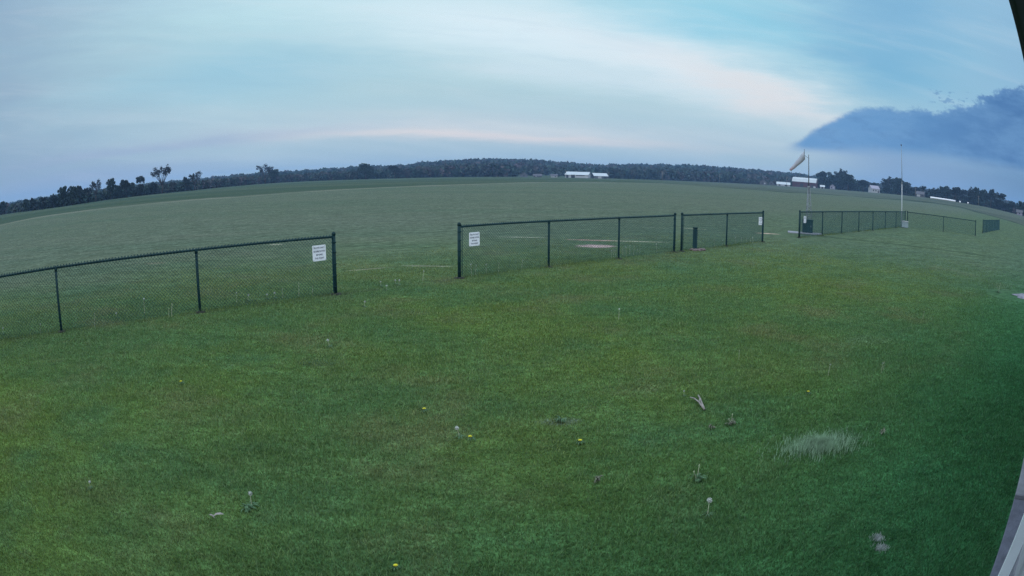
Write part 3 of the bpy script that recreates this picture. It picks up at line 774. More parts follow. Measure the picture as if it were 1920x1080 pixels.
# ------------------------------------------------------------------ gravel bed at right
mb = MB(); cn = Vector((15.5, 12.6, 0)); ring = []
for k in range(40):
    a = 2*math.pi*k/40; r_ = 1+.12*math.sin(3*a+1)+.08*math.sin(7*a); ring.append((1.15*r_*math.cos(a), .62*r_*math.sin(a), .004))
vs = ring+[(x*.8, y*.8, .05+random.uniform(-.01, .01)) for x, y, z in ring]+[(0, 0, .07)]
mb.add(vs, [(k, (k+1) % 40, 40+(k+1) % 40, 40+k) for k in range(40)]+[(40+k, 40+(k+1) % 40, 80) for k in range(40)])
o = mb.build('gravel_bed', M['gravel'], None, True, cn); o.rotation_euler = (0, 0, R(-42)); tag(o, 'low mauve grey patch of gravel at the right edge of the lawn', 'gravel bed')

# ------------------------------------------------------------------ plants on the lawn
def leaf(mb, base, az, L, w, h):
    d_ = Vector((math.cos(az), math.sin(az), 0)); s_ = Vector((-d_.y, d_.x, 0))
    P0 = [base, base+d_*L*.35+Vector((0, 0, h)), base+d_*L*.75+Vector((0, 0, h*.9)), base+d_*L+Vector((0, 0, h*.3))]
    ww = [w*.15, w*.8, w, .001]; vs = []
    for p, q_ in zip(P0, ww): vs += [p-s_*q_/2, p+s_*q_/2+Vector((0, 0, .003))]
    mb.add(vs, [(0, 1, 3, 2), (2, 3, 5, 4), (4, 5, 7, 6)])
def puff_mesh(mb, c_, r_, n_=70):
    bm = bmesh.new(); bmesh.ops.create_icosphere(bm, subdivisions=1, radius=r_*.55)
    vs = [v.co+c_ for v in bm.verts]; fs = [tuple(v.index for v in f.verts) for f in bm.faces]; bm.free(); mb.add(vs, fs)
    for k in range(n_):
        d_ = Vector((random.gauss(0, 1), random.gauss(0, 1), random.gauss(0, 1))).normalized()
        s_ = d_.cross(Vector((.3, .5, .8))).normalized()*.004*r_/.02
        e_ = d_.cross(s_).normalized()*.004*r_/.02; t = c_+d_*r_
        mb.add([c_+d_*r_*.5, t-s_, t+s_, t+e_], [(0, 1, 2), (1, 2, 3), (0, 2, 3)])
def make_dandelion(kind, hgt, lean=.2, leaves=True, hr=.019):
    """kind: yellow, seed, bare"""
    root = thing('dandelion', 'x', 'dandelion')
    top = Vector((lean*hgt, .4*lean*hgt, hgt))
    mb = MB(); k_ = 1.6 if hgt > .15 else 1.0
    mb.tube([(0, 0, -.01), (top.x*.25, top.y*.3, hgt*.5), top], [.0038*k_, .0032*k_, .0028*k_], 5)
    mb.build('stem', M['stem_pale'] if kind != 'yellow' else M['stem'], root)
    mb = MB()
    if kind == 'yellow':
        for k in range(34):
            a = k*2.4; r_ = hr*1.25*math.sqrt((k+1)/34); d_ = Vector((math.cos(a), math.sin(a), 0)); s_ = Vector((-d_.y, d_.x, 0))*.0035
            mb.add([top-s_, top+s_, top+d_*r_+s_+Vector((0, 0, .008-.3*r_)), top+d_*r_-s_+Vector((0, 0, .008-.3*r_))], [(0, 1, 2, 3)])
        mb.tube([top-Vector((0, 0, .006)), top+Vector((0, 0, .006))], [.004, hr*.8], 8)
        mb.build('flower_head', M['yellow'], root)
    elif kind == 'seed':
        puff_mesh(mb, top, hr); mb.build('seed_head', M['puff'], root)
    else:
        mb.tube([top, top+Vector((0, 0, .012)), top+Vector((.002, 0, .03))], [.004, .008, .003], 6); mb.build('seed_head', M['stem_pale'], root)
    if leaves:
        mb = MB()
        for k in range(8): leaf(mb, Vector((0, 0, .005)), k*.8+random.uniform(-.2, .2), random.uniform(.04, .075), .012, .026)
        mb.build('leaves', M['weed'], root)
    return root
protos = {'y': make_dandelion('yellow', .045, .15, hr=.017), 's': make_dandelion('seed', .11, .18, hr=.019), 't': make_dandelion('seed', .24, .10, False, hr=.016),
          'b': make_dandelion('bare', .20, -.12, False), 'S': make_dandelion('seed', .13, -.35, hr=.024)}
usedp = set()
def put(k, x, y, label, group, sc_=1.0, z=0.0):
    o = protos[k] if k not in usedp else copy_tree(protos[k]); usedp.add(k)
    o.location = (x, y, z); o.scale = (sc_, sc_, sc_); o.rotation_euler = (0, 0, random.uniform(0, 6.28)); o['label'] = label; o['group'] = group
    return o
GY = 'dandelions on the open lawn'
for x, y, l_ in [(-4.05, 6.92, 'yellow dandelion alone on the left of the lawn'), (-.9, 6.48, 'yellow dandelion left of the white seed head in mid lawn'),
                 (-.37, 5.75, 'yellow dandelion right beside a white seed head in mid lawn'), (3.48, 6.78, 'yellow dandelion between the forked stick and the right edge'),
                 (.62, 5.66, 'yellow dandelion in mid lawn left of the grey weeds'), (-.73, 3.50, 'yellow dandelion at the bottom edge of the lawn')]:
    put('y', x, y, l_, GY, 1.0 if y > 4 else .8)
for k, x, y, l_, s_ in [('s', -.48, 5.80, 'white dandelion seed head beside a yellow dandelion in mid lawn', 1.0), ('s', -2.59, 8.98, 'white seed head on a stalk toward the nearest fence, left of centre', 1.0),
                        ('s', -2.7, 11.87, 'small white seed head on the lawn close to the wide gap', 1.0), ('S', 1.45, 4.16, 'large white dandelion clock leaning left at lower right', .9),
                        ('s', -1.97, 4.15, 'white seed head over a small weed clump at lower left', 1.0), ('s', 1.93, 6.95, 'pale seed head at the upper end of the forked stick', .55),
                        ('t', 4.11, 7.45, 'tall seed stalk right of the forked stick, nearer the centre', .65), ('t', 5.01, 7.39, 'tall seed stalk nearest the right edge of the lawn', .6),
                        ('t', 1.79, 10.98, 'thin seed stalk on the middle of the lawn', .8), ('b', 5.12, 7.5, 'thin bare stalk beside the tall seed stalk at the right', .6),
                        ('s', -3.56, 3.86, 'small pale seed head at the far lower left of the lawn', .7), ('b', 3.1, 8.4, 'short pale bare stalk on the right half of the lawn', .6),
                        ('t', 8.2, 10.6, 'seed stalk far toward the right edge, before the gravel', .7)]:
    put(k, x, y, l_, GY, s_)
for k_, (x, y) in enumerate([(-2.82, 14.14), (-2.61, 13.68), (-2.55, 14.42), (-2.45, 14.29), (-1.99, 14.88)]):
    put(random.choice('st'), x, y, ORD[k_]+' pale seed head from the left in the wide fence gap', 'seed heads in the wide gap', random.uniform(.8, 1.2))
FW = {'nearest fence run': [(-9.8, 8.42), (-8.66, 8.75), (-7.65, 9.61), (-7.57, 10.39), (-7.14, 10.91), (-6.33, 10.61), (-6.32, 10.71), (-5.48, 12.15), (-5.27, 12.28), (-4.93, 12.53), (-4.78, 12.6), (-4.62, 12.67), (-4.34, 12.92), (-4.05, 12.94)],
      'three bay fence run': [(-.94, 15.69), (-.86, 15.78), (-.61, 16.04), (-.32, 16.22), (.24, 16.88), (2.87, 19.32), (2.95, 19.45), (3.04, 19.58), (3.31, 19.87), (3.43, 20.01), (3.57, 20.16), (3.69, 20.17), (3.82, 20.32), (3.91, 20.33), (4.58, 20.84)],
      'two bay fence run': [(7.61, 23.27), (7.22, 23.01), (8.4, 23.98), (8.74, 24.25), (9.05, 24.52), (9.27, 24.67), (9.44, 24.81)],
      'long fence run beyond the cabinet': [(18.84, 33.16), (19.74, 33.9), (20.44, 34.39), (20.88, 34.77), (21.66, 35.49)]}
for nm, ps in FW.items():
    for i, (x, y) in enumerate(sorted(ps)):
        nrep = 1
        put(random.choice('ttb') if nm != 'nearest fence run' else random.choice('tsb'), x, y, ORD[i]+' pale weed stalk from the left along the '+nm, 'weed stalks along the '+nm, random.uniform(.8, 1.25))
for k in ('y', 's', 't', 'b', 'S'):
    pass

# grassy weeds under the fences: unmown fringe
fx, fh = [], []
for (a, b) in [((-12.5, 5.26), (-3.61, 13.2)), ((-1.2, 15.36), (5.21, 21.1)), ((5.54, 21.39), (10.13, 25.49)), ((13.08, 28.05), (30.24, 42.89))]:
    a = np.array(a); b = np.array(b); L = np.linalg.norm(b-a); n_ = int(L*150)
    t = rng.random(n_); dens = .5+.5*np.sin(t*L*1.7+np.sin(t*L*.6)*2); kk = rng.random(n_) < dens; t = t[kk]
    q_ = a+(b-a)*t[:, None]+rng.normal(0, .05, (len(t), 2)); fx.append(q_); fh.append(rng.uniform(.04, .13, len(t)))
fx = np.vstack(fx); fh = np.concatenate(fh)
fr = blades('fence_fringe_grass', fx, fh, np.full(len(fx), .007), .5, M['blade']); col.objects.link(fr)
tag(fr, 'unmown fringe of longer grass along the foot of the fences', 'grass', kind='stuff')

# tall pale tuft
def tuft(name, label, x, y, rx, ry, n_, h0, h1, m_, rot=0):
    r_ = np.abs(rng.normal(0, .52, n_)); a = rng.uniform(0, 2*np.pi, n_)
    lx, ly = rx*r_*np.cos(a), ry*r_*np.sin(a); cr_, sr_ = math.cos(R(rot)), math.sin(R(rot))
    P_ = np.stack([lx*cr_-ly*sr_, lx*sr_+ly*cr_], 1)
    P_ += rng.normal(0, .02, P_.shape)
    o = blades(name, P_, rng.uniform(h0, h1, n_)*np.clip(1.15-.4*r_, .4, 1.2), np.full(n_, .0045), .6, m_)
    col.objects.link(o); o.location = (x, y, 0); tag(o, label, 'grass tuft'); return o
tuft('grass_tuft', 'wide tuft of tall pale green grass on the lawn at lower right', 2.93, 5.24, .56, .30, 2600, .05, .12, M['tuft'], 8)

# greyish weeds
def weed(label, x, y, r_, n_, m_, stalks=()):
    root = thing('weed', label, 'weed', (x, y, 0), random.uniform(0, 6), 'low weeds on the lawn')
    mb = MB()
    for k in range(n_): leaf(mb, Vector((random.uniform(-.2, .2)*r_, random.uniform(-.2, .2)*r_, .01)), random.uniform(0, 6.28), random.uniform(.5, 1)*r_, .014, random.uniform(.01, .05))
    mb.build('leaves', m_, root)
    for (dx, dy, h_) in stalks:
        mb = MB(); mb.tube([(0, 0, 0), (dx*.5, dy*.5, h_*.6), (dx, dy, h_)], [.004, .0035, .003], 5); mb.tube([(dx, dy, h_), (dx, dy, h_+.012)], [.007, .003], 6)
        mb.build('stalk', M['stem_pale'], root)
    return root
weed('brown grey weed clump with an upright stalk below the forked stick', 2.21, 6.0, .075, 22, M['weed_dry'], [(-.02, 0, .12), (.03, .03, .05)])
weed('tiny weed just left of the brown grey weed clump', 1.97, 5.92, .05, 10, M['weed_dry'], [(0, .01, .03)])
weed('spread weed rosette with two upright stalks at lower centre right', 1.52, 4.78, .085, 24, M['weed'], [(.03, .02, .13), (-.05, 0, .10)])
weed('dark weed clump under a white seed head at lower left', -1.99, 4.08, .08, 22, M['weed'], [])
weed('small brownish weed right of the tall pale grass tuft', 3.8, 5.35, .07, 14, M['weed_dry'], [(0, .02, .05)])
weed('small weed by the near edge of the gravel patch', 14.2, 13.75, .2, 30, M['weed'], [(.1, .0, .30), (-.1, .05, .25)])
weed('flat grey weed left of the forked stick on mid lawn', .48, 6.25, .08, 18, M['weed'], [])
weed('small weed in lower centre of the lawn', .69, 4.85, .06, 14, M['weed_dry'], [(0, .01, .03)])

# forked stick
st = MB()
st.tube([(0, 0, .012), (.004, .10, .03), (.02, .27, .045), (.042, .43, .03)], [.013, .011, .010, .007], 7)
st.tube([(-.004, .03, .016), (-.020, .16, .04), (-.045, .28, .045), (-.075, .35, .035)], [.011, .009, .008, .006], 7)
st.tube([(-.02, .16, .04), (.015, .27, .045)], [.006, .006], 6)
o = st.build('stick', M['stick'], None, True, (2.04, 6.45, 0.006)); tag(o, 'bleached forked stick lying on the lawn', 'stick')
lf = MB(); leaf(lf, Vector((-.03, 0, .02)), .6, .10, .03, .02); leaf(lf, Vector((.0, -.02, .02)), 2.8, .07, .025, .02)
o = lf.build('dead_leaf', M['stick'], None, loc=(-2.16, 3.83, .02)); tag(o, 'curled pale dead leaf on the grass at lower left', 'leaf')
M['dry'] = mat('dry_grass', (.46, .50, .50, 1), .8, var=.35, vscale=14)  # pale blades stand in for two blurry reflection spots
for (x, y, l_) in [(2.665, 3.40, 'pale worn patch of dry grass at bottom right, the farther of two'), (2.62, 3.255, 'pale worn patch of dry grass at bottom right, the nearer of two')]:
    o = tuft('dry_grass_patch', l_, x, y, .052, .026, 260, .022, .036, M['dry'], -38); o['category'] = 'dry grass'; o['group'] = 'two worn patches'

# ------------------------------------------------------------------ farm buildings far off
def face_cam(az): return -R(az)       # local x runs to the right seen from the lawn, local y away
def gable(mb, w, d_, hw, hr, ridge='x', ov=.4, gambrel=False):
    """returns wall and roof builders for a simple building, ridge along local x or y"""
    wl, rf = MB(), MB()
    if ridge == 'x':
        if gambrel:
            prof = [(-d_/2, hw), (-d_*.33, hw+(hr-hw)*.62), (0, hr), (d_*.33, hw+(hr-hw)*.62), (d_/2, hw)]
        else: prof = [(-d_/2, hw), (0, hr), (d_/2, hw)]
        wl.add([(-w/2, -d_/2, -1), (w/2, -d_/2, -1), (w/2, -d_/2, hw), (-w/2, -d_/2, hw)], [(0, 1, 2, 3)])
        wl.add([(-w/2, d_/2, -1), (w/2, d_/2, -1), (w/2, d_/2, hw), (-w/2, d_/2, hw)], [(3, 2, 1, 0)])
        for sx in (-1, 1):
            vs = [(sx*w/2, -d_/2, -1)]+[(sx*w/2, y, z) for y, z in prof]+[(sx*w/2, d_/2, -1)]
            wl.add(vs, [tuple(range(len(vs)))])
        for i in range(len(prof)-1):
            (ya, za), (yb, zb) = prof[i], prof[i+1]
            if i == 0: ya -= ov*.8; za -= ov*.6
            if i == len(prof)-2: yb += ov*.8; zb -= ov*.6
            for (dz) in (.06, .22):
                rf.add([(-w/2-ov, ya, za+dz), (w/2+ov, ya, za+dz), (w/2+ov, yb, zb+dz), (-w/2-ov, yb, zb+dz)], [(0, 1, 2, 3)])
            if i == 0: rf.add([(-w/2-ov, ya, za+.06), (w/2+ov, ya, za+.06), (w/2+ov, ya, za+.22), (-w/2-ov, ya, za+.22)], [(0, 1, 2, 3)])
    else:
        for sy in (-1, 1):
            wl.add([(-w/2, sy*d_/2, -1), (w/2, sy*d_/2, -1), (w/2, sy*d_/2, hw), (0, sy*d_/2, hr), (-w/2, sy*d_/2, hw)], [(0, 1, 2, 3, 4)])
        for sx in (-1, 1):
            wl.add([(sx*w/2, -d_/2, -1), (sx*w/2, d_/2, -1), (sx*w/2, d_/2, hw), (sx*w/2, -d_/2, hw)], [(0, 1, 2, 3)])
            for dz in (.06, .22):
                rf.add([(0, -d_/2-ov, hr+dz), (sx*(w/2+ov), -d_/2-ov, hw-ov*.5+dz), (sx*(w/2+ov), d_/2+ov, hw-ov*.5+dz), (0, d_/2+ov, hr+dz)], [(0, 1, 2, 3)])
            rf.add([(0, -d_/2-ov, hr+.06), (sx*(w/2+ov), -d_/2-ov, hw-ov*.5+.06), (sx*(w/2+ov), -d_/2-ov, hw-ov*.5+.22), (0, -d_/2-ov, hr+.22)], [(0, 1, 2, 3)])
    return wl, rf
def house(name, label, cat, az, D, w, d_, hw, hr, wall, roof, ridge='x', gambrel=False, openings=(), turn=0, group=None, zoff=0):
    z = gz(az, D)+zoff
    root = thing(name, label, cat, polar(az, D, z), face_cam(az)+R(turn), group)
    wl, rf = gable(None, w, d_, hw, hr, ridge, gambrel=gambrel)
    wl.build('wall', wall, root); rf.build('roof', roof, root)
    for (kind, x, zc, ww, hh, m_) in openings:
        mb = MB(); mb.box((x, -d_/2-.03, zc), (ww, .12, hh)); mb.build(kind, m_, root)
    return root
OP, WH = M['opening'], M['white_wall']
DA = 452
house('farm_shed', 'long low white barn, left of the pair in front of the wooded hill', 'barn', 5.55, DA, 15.6, 10, 2.1, 3.9, WH, M['roof_metal'], openings=[('door', -2.4, 1.1, 2.6, 2.3, OP), ('window', 2.8, .6, 6.0, .9, WH), ('door', -6.2, .9, 1.4, 1.8, OP), ('door', 2.6, 1.6, 5.8, .45, OP)], turn=-14)
house('farm_shed', 'smaller pale roofed barn, right of the pair in front of the wooded hill', 'barn', 7.35, DA+3, 9.4, 8, 1.7, 3.4, M['grey_wall'], M['roof_metal'], openings=[('door', -1.0, .8, 2.4, 1.6, WH), ('door', 2.8, .7, 2.0, 1.5, OP)], turn=16)
house('farm_house', 'tiny grey gabled house among trees left of the white barn pair', 'house', .95, 450, 5.0, 6, 1.4, 3.1, M['grey_wall'], M['roof_dark'], 'y', openings=[('window', 0, .9, .8, .8, OP)])
house('farm_house', 'tiny low roofed house just left of the white barns', 'house', 2.1, 452, 5.5, 5, 1.0, 1.9, M['grey_wall'], M['roof_dark'], openings=[('window', -1, .5, .8, .6, WH)])
house('farm_house', 'tiny pale house nearest the left end of the white barns', 'house', 3.5, 452, 4.2, 5, 1.1, 2.0, WH, M['roof_dark'], openings=[('window', .8, .6, .8, .6, OP)])
Dr = 500
house('red_barn', 'dark red barn with a big pale gambrel roof behind the mast', 'barn', 25.45, Dr, 19.0, 10, 3.9, 6.9, M['barn_red'], M['roof_metal'], gambrel=True,
      openings=[('door', -2.0, 1.3, 2.6, 2.4, OP), ('door', 6.6, 1.2, 1.8, 2.2, OP), ('window', -6, 1.6, 1, 1, OP), ('window', 3.0, 1.6, 1, 1, OP), ('window', 8.4, .6, 1.8, 1.2, WH)], turn=-10)
house('farm_shed', 'long low white roofed shed at the left end of the red barn', 'shed', 23.45, Dr-4, 10.2, 8, 1.2, 2.7, WH, M['roof_metal'], openings=[('door', -3, .7, 1.6, 1.2, OP), ('door', 2, .7, 1.8, 1.2, OP)])
house('farm_house', 'grey gabled house left of the low white shed, half behind shrubs', 'house', 21.65, 505, 6.0, 7, 2.1, 4.0, M['grey_wall'], M['roof_dark'], 'y', openings=[('window', -1, 1.2, .9, .9, OP), ('window', 1, 1.2, .9, .9, WH)])
house('farm_house', 'small dull gabled house nearest the low white shed', 'house', 22.35, 515, 4.0, 6, 1.5, 3.2, M['grey_wall'], M['roof_dark'], 'y', openings=[('window', 0, 1.1, .9, .9, OP)])
house('garage', 'small white garage under the big trees right of the red barn', 'garage', 27.05, 488, 3.2, 4, 1.3, 2.3, WH, M['roof_metal'], openings=[('door', 0, .7, 1.6, 1.4, OP)])
house('farm_house', 'lilac grey house under the big trees right of the red barn', 'house', 28.0, 488, 4.2, 4, 2.2, 3.6, M['roof_lilac'], M['roof_dark'], 'y', openings=[('window', -.8, 1.2, .7, .9, OP), ('window', .9, 1.2, .7, .9, WH)])
house('farm_house', 'white house with a pale lilac roof in front of the dark round tree', 'house', 32.0, 452, 6.8, 6, 2.7, 4.6, WH, M['roof_lilac'], openings=[('window', -2, 1.5, .9, 1.0, OP), ('window', 0.2, 1.5, .9, 1.0, OP), ('door', 2.2, .9, .9, 1.8, OP)], turn=28)
house('farm_house', 'low house with a dark roof between the tree rows right of the white pole', 'house', 36.75, 396, 5.4, 6, 1.7, 3.2, M['grey_wall'], M['roof_dark'], openings=[('garage_door', -1.1, .8, 2.4, 1.2, WH), ('window', 1.6, 1.0, .8, .7, OP)], turn=-10)
house('farm_house', 'small pinkish house at the extreme right below the trees', 'house', 48.0, 344, 4.2, 5, 1.4, 2.5, M['roof_lilac'], M['roof_dark'], openings=[('window', 0, .8, .8, .7, OP)])
# long white wrapped bale row
mb = MB(); n0 = 15; a0, a1 = 37.75, 40.5
pts_ = []
root = thing('bale_wrap', 'long low white plastic wrapped bale tube lying before the right hand trees', 'bale wrap', polar(39.1, 384, gz(39.1, 384)))
for i in range(41):
    a = a0+(a1-a0)*i/40; p = polar(a, 384, gz(a, 384)+.42) - Vector(root.location); pts_.append(p)
mb.tube(pts_, [(.50 if i % 3 else .45) for i in range(41)], 9); mb.build('wrap', M['white'], root, True)
for a_, lab_ in ((41.0, 'single round white bale past the end of the long white tube'), (41.9, 'last single round white bale at the right of the long white tube')):
    mb = MB(); mb.tube([(-.55, 0, .45), (-.45, 0, .45), (.45, 0, .45), (.55, 0, .45)], [.35, .48, .48, .35], 12); o = mb.build('round_bale', M['white'], None, True, polar(a_, 384, gz(a_, 384))); tag(o, lab_, 'bale', 'single white bales')

# utility poles
def upole(label, az, D, eltop, w=.16):
    z = gz(az, D); H = CAM_H+D*math.tan(R(eltop))-z
    root = thing('utility_pole', label, 'utility pole', polar(az, D, z), face_cam(az), 'distant utility poles')
    mb = MB(); mb.tube([(0, 0, -.3), (0, 0, H)], [w, w*.75], 8); mb.build('shaft', M['wood'], root, True)
    mb = MB(); mb.box((0, -.12, H*.93), (1.5, .1, .12)); mb.build('crossarm', M['wood'], root)
upole('grey utility pole at the left end of the white barns', 4.50, 444, .30)
upole('grey utility pole just right of the white barn pair', 8.15, 455, .28)
upole('grey utility pole in front of the hill, between the white barns and the windsock', 12.73, 470, .50, .2)
upole('grey utility pole in front of the hill left of the gabled house', 17.75, 480, .52)
upole('grey utility pole just left of the red barn roof', 23.75, 486, .62)
upole('grey utility pole beside the low house at right', 36.2, 392, .83)
upole('grey utility pole before the rightmost rounded trees', 43.1, 368, .92)

# ------------------------------------------------------------------ trees
def leaf_cloud(cl, per, size, seed, flat=.75):
    """clumps: list of (center, radius); returns quads"""
    r_ = np.random.default_rng(seed); V, Vv = [], []
    for (c_, rad, k) in cl:
        n_ = max(4, int(per*k)); d_ = r_.normal(size=(n_, 3)); d_ /= np.linalg.norm(d_, axis=1)[:, None]
        rr = rad*(.55+.5*r_.random(n_)); p = np.array(c_)+d_*rr[:, None]*np.array([1, 1, flat])
        a = r_.normal(size=(n_, 3)); a /= np.linalg.norm(a, axis=1)[:, None]; b = np.cross(a, r_.normal(size=(n_, 3))); b /= np.linalg.norm(b, axis=1)[:, None]
        s_ = size*(.6+.8*r_.random(n_))[:, None]*.5
        V.append(np.stack([p-a*s_-b*s_*.7, p+a*s_-b*s_*.7, p+a*s_+b*s_*.7, p-a*s_+b*s_*.7], 1))
        Vv.append(np.repeat(np.clip(r_.random()*.5+.5*r_.random(n_), 0, 1), 4))
    V = np.concatenate(V).reshape(-1, 3); F = np.arange(len(V)).reshape(-1, 4); return V, F, np.concatenate(Vv)
def make_tree(kind, seed):
    """unit-size tree: height 1, crown width about 1 (scaled later)"""
    r_ = random.Random(seed)
    root = thing('tree', 'x', 'tree')
    tb = MB(); cl = []
    if kind == 'f':
        tb.tube([(0, 0, -.03), (.01, 0, .25), (r_.uniform(-.03, .03), 0, .6), (0, 0, .85)], [.035, .028, .018, .006], 7)
        for k in range(7):
            a = r_.uniform(0, 6.28); z = r_.uniform(.25, .6); tb.tube([(0, 0, z), (.16*math.cos(a), .16*math.sin(a), z+.12), (.32*math.cos(a), .32*math.sin(a), z+.22)], [.014, .009, .004], 5)
        lobes = []
        for k in range(12):
            z = r_.choice([.24, .38, .52, .66, .78])+r_.uniform(-.05, .05); a = k*2.4+r_.uniform(-.4, .4)
            q_ = r_.uniform(.12, .32)*(1.0 if z < .6 else .8); lobes.append(((q_*math.cos(a), q_*math.sin(a), z), r_.uniform(.16, .24)))
        lobes += [((r_.uniform(-.12, .12), r_.uniform(-.12, .12), .80), .20), ((r_.uniform(-.2, .2), r_.uniform(-.2, .2), .74), .2)]
        for (c_, rad) in lobes:
            for j in range(7):
                d_ = Vector((r_.gauss(0, 1), r_.gauss(0, 1), r_.gauss(0, 1))).normalized()*rad*.72
                cl.append(((c_[0]+d_.x, c_[1]+d_.y, min(.95, max(.06, c_[2]+d_.z*.8))), rad*r_.uniform(.32, .50), 1))
        V, F, v = leaf_cloud(cl, 26, .055, seed)
        m_ = M['leaf_a'] if seed % 3 else M['leaf_b']
    elif kind == 'o':
        # open crown: forked trunk, visible limbs, thin foliage at their ends
        tb.tube([(0, 0, -.03), (.02, 0, .18), (.0, 0, .36)], [.040, .032, .026], 7)
        ends = []
        for k in range(9):
            a = k*.7+r_.uniform(-.2, .2); s_ = r_.uniform(.22, .46); z1 = r_.uniform(.66, .95)
            p1 = Vector((s_*.45*math.cos(a), s_*.45*math.sin(a), .34+.45*(z1-.34))); p2 = Vector((s_*math.cos(a), s_*math.sin(a), z1))
            tb.tube([(0, 0, .30), p1, p2], [.020, .013, .004], 5)
            for j in range(4):
                e_ = p1.lerp(p2, r_.uniform(.3, 1)) ; q_ = e_+Vector((r_.uniform(-.14, .14), r_.uniform(-.14, .14), r_.uniform(.0, .16)))
                tb.tube([e_, q_], [.007, .002], 4); ends.append(q_)
            ends.append(p2)
        for e_ in ends:
            if r_.random() < .9: cl.append((tuple(e_), r_.uniform(.05, .10), 1))
        V, F, v = leaf_cloud(cl, 26, .036, seed, 1); m_ = M['leaf_c']
    tb.build('trunk', M['bark'], root, True)
    o = np_mesh('crown', V, F, m_, {'v': v}); col.objects.link(o); o.parent = root
    return root
TP = {'f': [make_tree('f', s_) for s_ in (11, 12, 13, 14, 15)], 'o': [make_tree('o', s_) for s_ in (21, 22, 23)]}
tused = set()
TREES = [(-48.38,0.69,0.94,"f"),(-45.51,0.57,0.76,"f"),(-44.69,0.52,0.63,"f"),(-43.51,0.52,1.1,"f"),(-42.3,0.61,0.85,"f"),(-41.23,1.18,1.19,"f"),(-40.17,1.11,1.17,"f"),(-39.3,0.98,1.03,"f"),(-38.5,0.8,0.8,"f"),(-37.66,1.22,1.24,"o"),(-36.1,1.34,0.89,"f"),(-35.38,0.68,0.76,"f"),(-34.46,1.01,1.3,"f"),(-33.13,1.3,0.96,"f"),(-31.9,0.6,0.94,"f"),(-30.93,1.84,1.67,"o"),(-29.87,0.39,0.62,"o"),(-28.6,0.75,0.56,"f"),(-27.79,1.05,1.22,"o"),(-21.35,1.27,1.44,"o"),(-20.62,0.92,0.95,"f"),(-12.48,1.12,1.29,"f"),(-10.0,0.82,1.0,"f"),(27.17,1.49,1.71,"f"),(28.69,1.8,1.22,"f"),(27.97,1.23,1.51,"f"),(29.5,1.41,1.85,"f"),(30.95,0.99,1.36,"f"),(32.1,0.92,1.06,"f"),(33.48,1.55,1.61,"f"),(34.51,1.56,1.41,"f"),(35.32,1.28,1.2,"f"),(36.2,0.92,1.1,"f"),(37.03,1.14,0.89,"f"),(38.1,1.07,1.14,"f"),(38.96,1.31,0.69,"f"),(39.53,1.42,0.81,"f"),(40.52,1.39,1.53,"f"),(41.47,1.36,0.95,"f"),(42.25,1.64,0.84,"f"),(42.92,1.72,0.85,"f"),(43.71,1.63,0.99,"f"),(44.52,1.69,1.13,"f"),(45.65,1.6,1.79,"f"),(47.07,1.01,1.05,"f"),(48.26,1.16,1.08,"f")]
SPEC = {-30.93: 'tallest tree of the left hedgerow, open crown with bare limbs showing', -37.66: 'open crowned leaning tree right of the dense row at far left',
        -36.1: 'ragged upright tree standing alone between gaps in the left hedgerow', -34.46: 'square topped bushy tree in the left hedgerow', -33.13: 'pointed tree just left of the tall open crowned one',
        -27.79: 'spiky thin crowned tree at the right end of the left hedgerow', -21.35: 'open ragged tree rising above the wood left of centre', -20.62: 'dense tree against the right side of the ragged tree left of centre',
        -12.48: 'broad flat topped tree rising above the wood at centre left', -10.0: 'low rounded tree right of the broad flat topped one at centre left', 27.17: 'big round dark tree right against the red barn', 28.69: 'tallest tree of the clump right of the red barn',
        27.97: 'dark filling tree between the barn tree and the tallest of the clump', 29.5: 'broad green tree at the right front of the clump by the barn', 33.48: 'left half of the big dark round pair behind the white house', 34.51: 'right half of the big dark round pair behind the white house',
        -48.38: 'dark tree at the extreme left edge of the hedgerow', -41.23: 'dense dark tree at the left end of the tall row at far left', 45.65: 'large rounded tree last before the skyline drops at the far right',
        48.26: 'small tree cut by the right edge of the picture', 47.07: 'low tree in the dip near the right edge'}
ORD = ['first', 'second', 'third', 'fourth', 'fifth', 'sixth', 'seventh', 'eighth', 'ninth', 'tenth', 'eleventh', 'twelfth', 'thirteenth', 'fourteenth']
cnt = {'l': 0, 'r': 0}
for i, (az, el, wdeg, k) in enumerate(TREES):
    if az < 0: D = float(ip(EDGE, az))+9+(i % 3)*3
    else: D = float(ip(EDGE, az))+(12 if az != 27.97 else 8)+(i % 3)*4
    if az in (-12.48, -10.0): D = 415
    if az == 29.5: D = 486
    z = gz(az, D); H = (CAM_H+D*math.tan(R(el))-z)*1.02; Wd = D*R(wdeg)*(1.42 if k == 'f' else 1.25)
    pr_ = TP[k][(i*3+1) % len(TP[k])]
    if az == -30.93: pr_ = TP['o'][0]
    o = pr_ if pr_.name not in tused else copy_tree(pr_); tused.add(pr_.name)
    o.location = polar(az, D, z-.1); o.scale = (Wd, Wd, H); o.rotation_euler = (0, 0, i*1.3)
    side = 'l' if az < 0 else 'r'
    if az in SPEC: lab_ = SPEC[az]
    else:
        lab_ = ('%s plain bushy tree counting from the left in the left hedgerow' if side == 'l' else '%s plain rounded tree counting from the left in the right hand tree row') % ORD[cnt[side]]; cnt[side] += 1
    o['label'] = lab_; o['group'] = 'hedgerow trees on the left skyline' if az < 0 else 'trees on the right skyline'
# unused prototypes away
for k in TP:
    for pr_ in TP[k]:
        if pr_.name not in tused:
            for ch in list(pr_.children): bpy.data.objects.remove(ch)
            bpy.data.objects.remove(pr_)

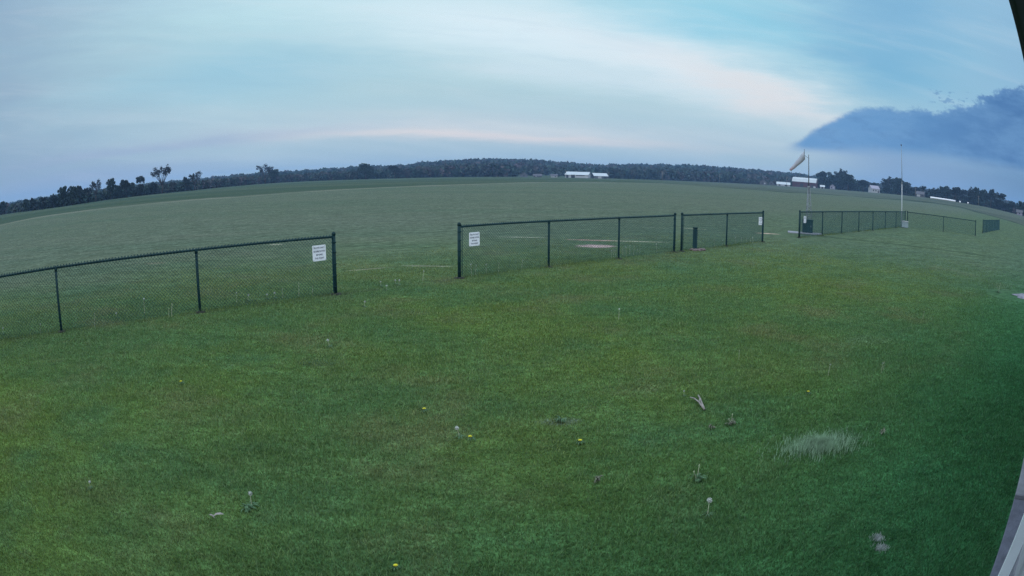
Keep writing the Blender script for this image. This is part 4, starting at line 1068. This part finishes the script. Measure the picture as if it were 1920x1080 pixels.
# far woodland mass
FOK = []
def forest_points():
    n_ = 15000
    az = rng.uniform(-58, 58, n_); e = ip(EDGE, az)
    D = np.sqrt((e+22)**2+rng.random(n_)*(1120**2-(e+22)**2))
    # dense front rows
    n2 = 3600; az2 = rng.uniform(-58, 58, n2); D2 = ip(EDGE, az2)+16+rng.random(n2)**1.5*45
    return np.concatenate([az, az2]), np.concatenate([D, D2])
az, D = forest_points()
e = ip(EDGE, az); zt = terrain(az, D); S = ip(SK, az)+.035*np.sin(az*3.1)+.03*np.sin(az*7.7)+.02*np.sin(az*17.3)
tt = np.clip((D-e)/(1000-e), 0, 1)
S2 = S*(.55+.45*sm(tt*1.6))
lowf = np.where((az > 19) & (az < 26.5), .45, 1.0)
hmax = np.clip(CAM_H + D*np.tan(np.radians(S2*np.where(tt < .15, lowf, 1))) - zt, 1.2, 12.5)
h = hmax*rng.uniform(.66, 1.06, len(D))
kp = np.ones(len(D), bool)
front = (D < 520)
for a0_, a1_ in ((.2, 8.4), (21.0, 28.6), (31.2, 32.9), (36.0, 37.4)): kp &= ~(front & (az > a0_) & (az < a1_))
az, D, h, zt, e = az[kp], D[kp], h[kp], zt[kp], e[kp]
nq = 34
N = len(D); base = np.stack([D*np.sin(np.radians(az)), D*np.cos(np.radians(az)), zt], 1)
d = rng.normal(size=(N, nq, 3)); d /= np.linalg.norm(d, axis=2)[..., None]
wr = (h*.42+.8)[:, None]
rr = (.6+.45*rng.random((N, nq)))
P3 = base[:, None, :] + d*rr[..., None]*np.stack([wr, wr, (h*.5)[:, None]], -1)
P3[..., 2] += (h*.5)[:, None]
P3[..., 2] = np.maximum(P3[..., 2], zt[:, None]-.3)
a = rng.normal(size=(N, nq, 3)); a /= np.linalg.norm(a, axis=2)[..., None]; b = np.cross(a, rng.normal(size=(N, nq, 3))); b /= np.linalg.norm(b, axis=2)[..., None]
sz = (np.clip(h*.16, .45, 1.7)[:, None]*(.7+.6*rng.random((N, nq))))[..., None]
Q = np.stack([P3-a*sz-b*sz*.7, P3+a*sz-b*sz*.7, P3+a*sz+b*sz*.7, P3-a*sz+b*sz*.7], 2).reshape(-1, 3)
F = np.arange(len(Q)).reshape(-1, 4)
fo = np_mesh('woodland', Q, F, M['forest'], {'v': np.repeat(rng.random(N*nq), 4), 'tree': np.repeat(rng.random(N), nq*4)})
col.objects.link(fo); tag(fo, 'distant dark wood covering the low hill behind the fields', 'wood', kind='stuff')
print('forest quads', len(F))

# ------------------------------------------------------------------ air
hz = MB(); hz.box((0, 600, 19.0), (3600, 3400, 44)); 
hm = bpy.data.materials.new('haze'); hm.use_nodes = True; T = NT(hm.node_tree)
for n_ in list(T.n): T.n.remove(n_)
vol = T.node('ShaderNodeVolumePrincipled', {'Color': (.31, .55, .94, 1), 'Density': .00033})
T.node('ShaderNodeOutputMaterial', {'Volume': vol.outputs[0]})
ho = hz.build('haze', hm); tag(ho, 'thin blue evening haze over the fields', 'haze', kind='stuff')
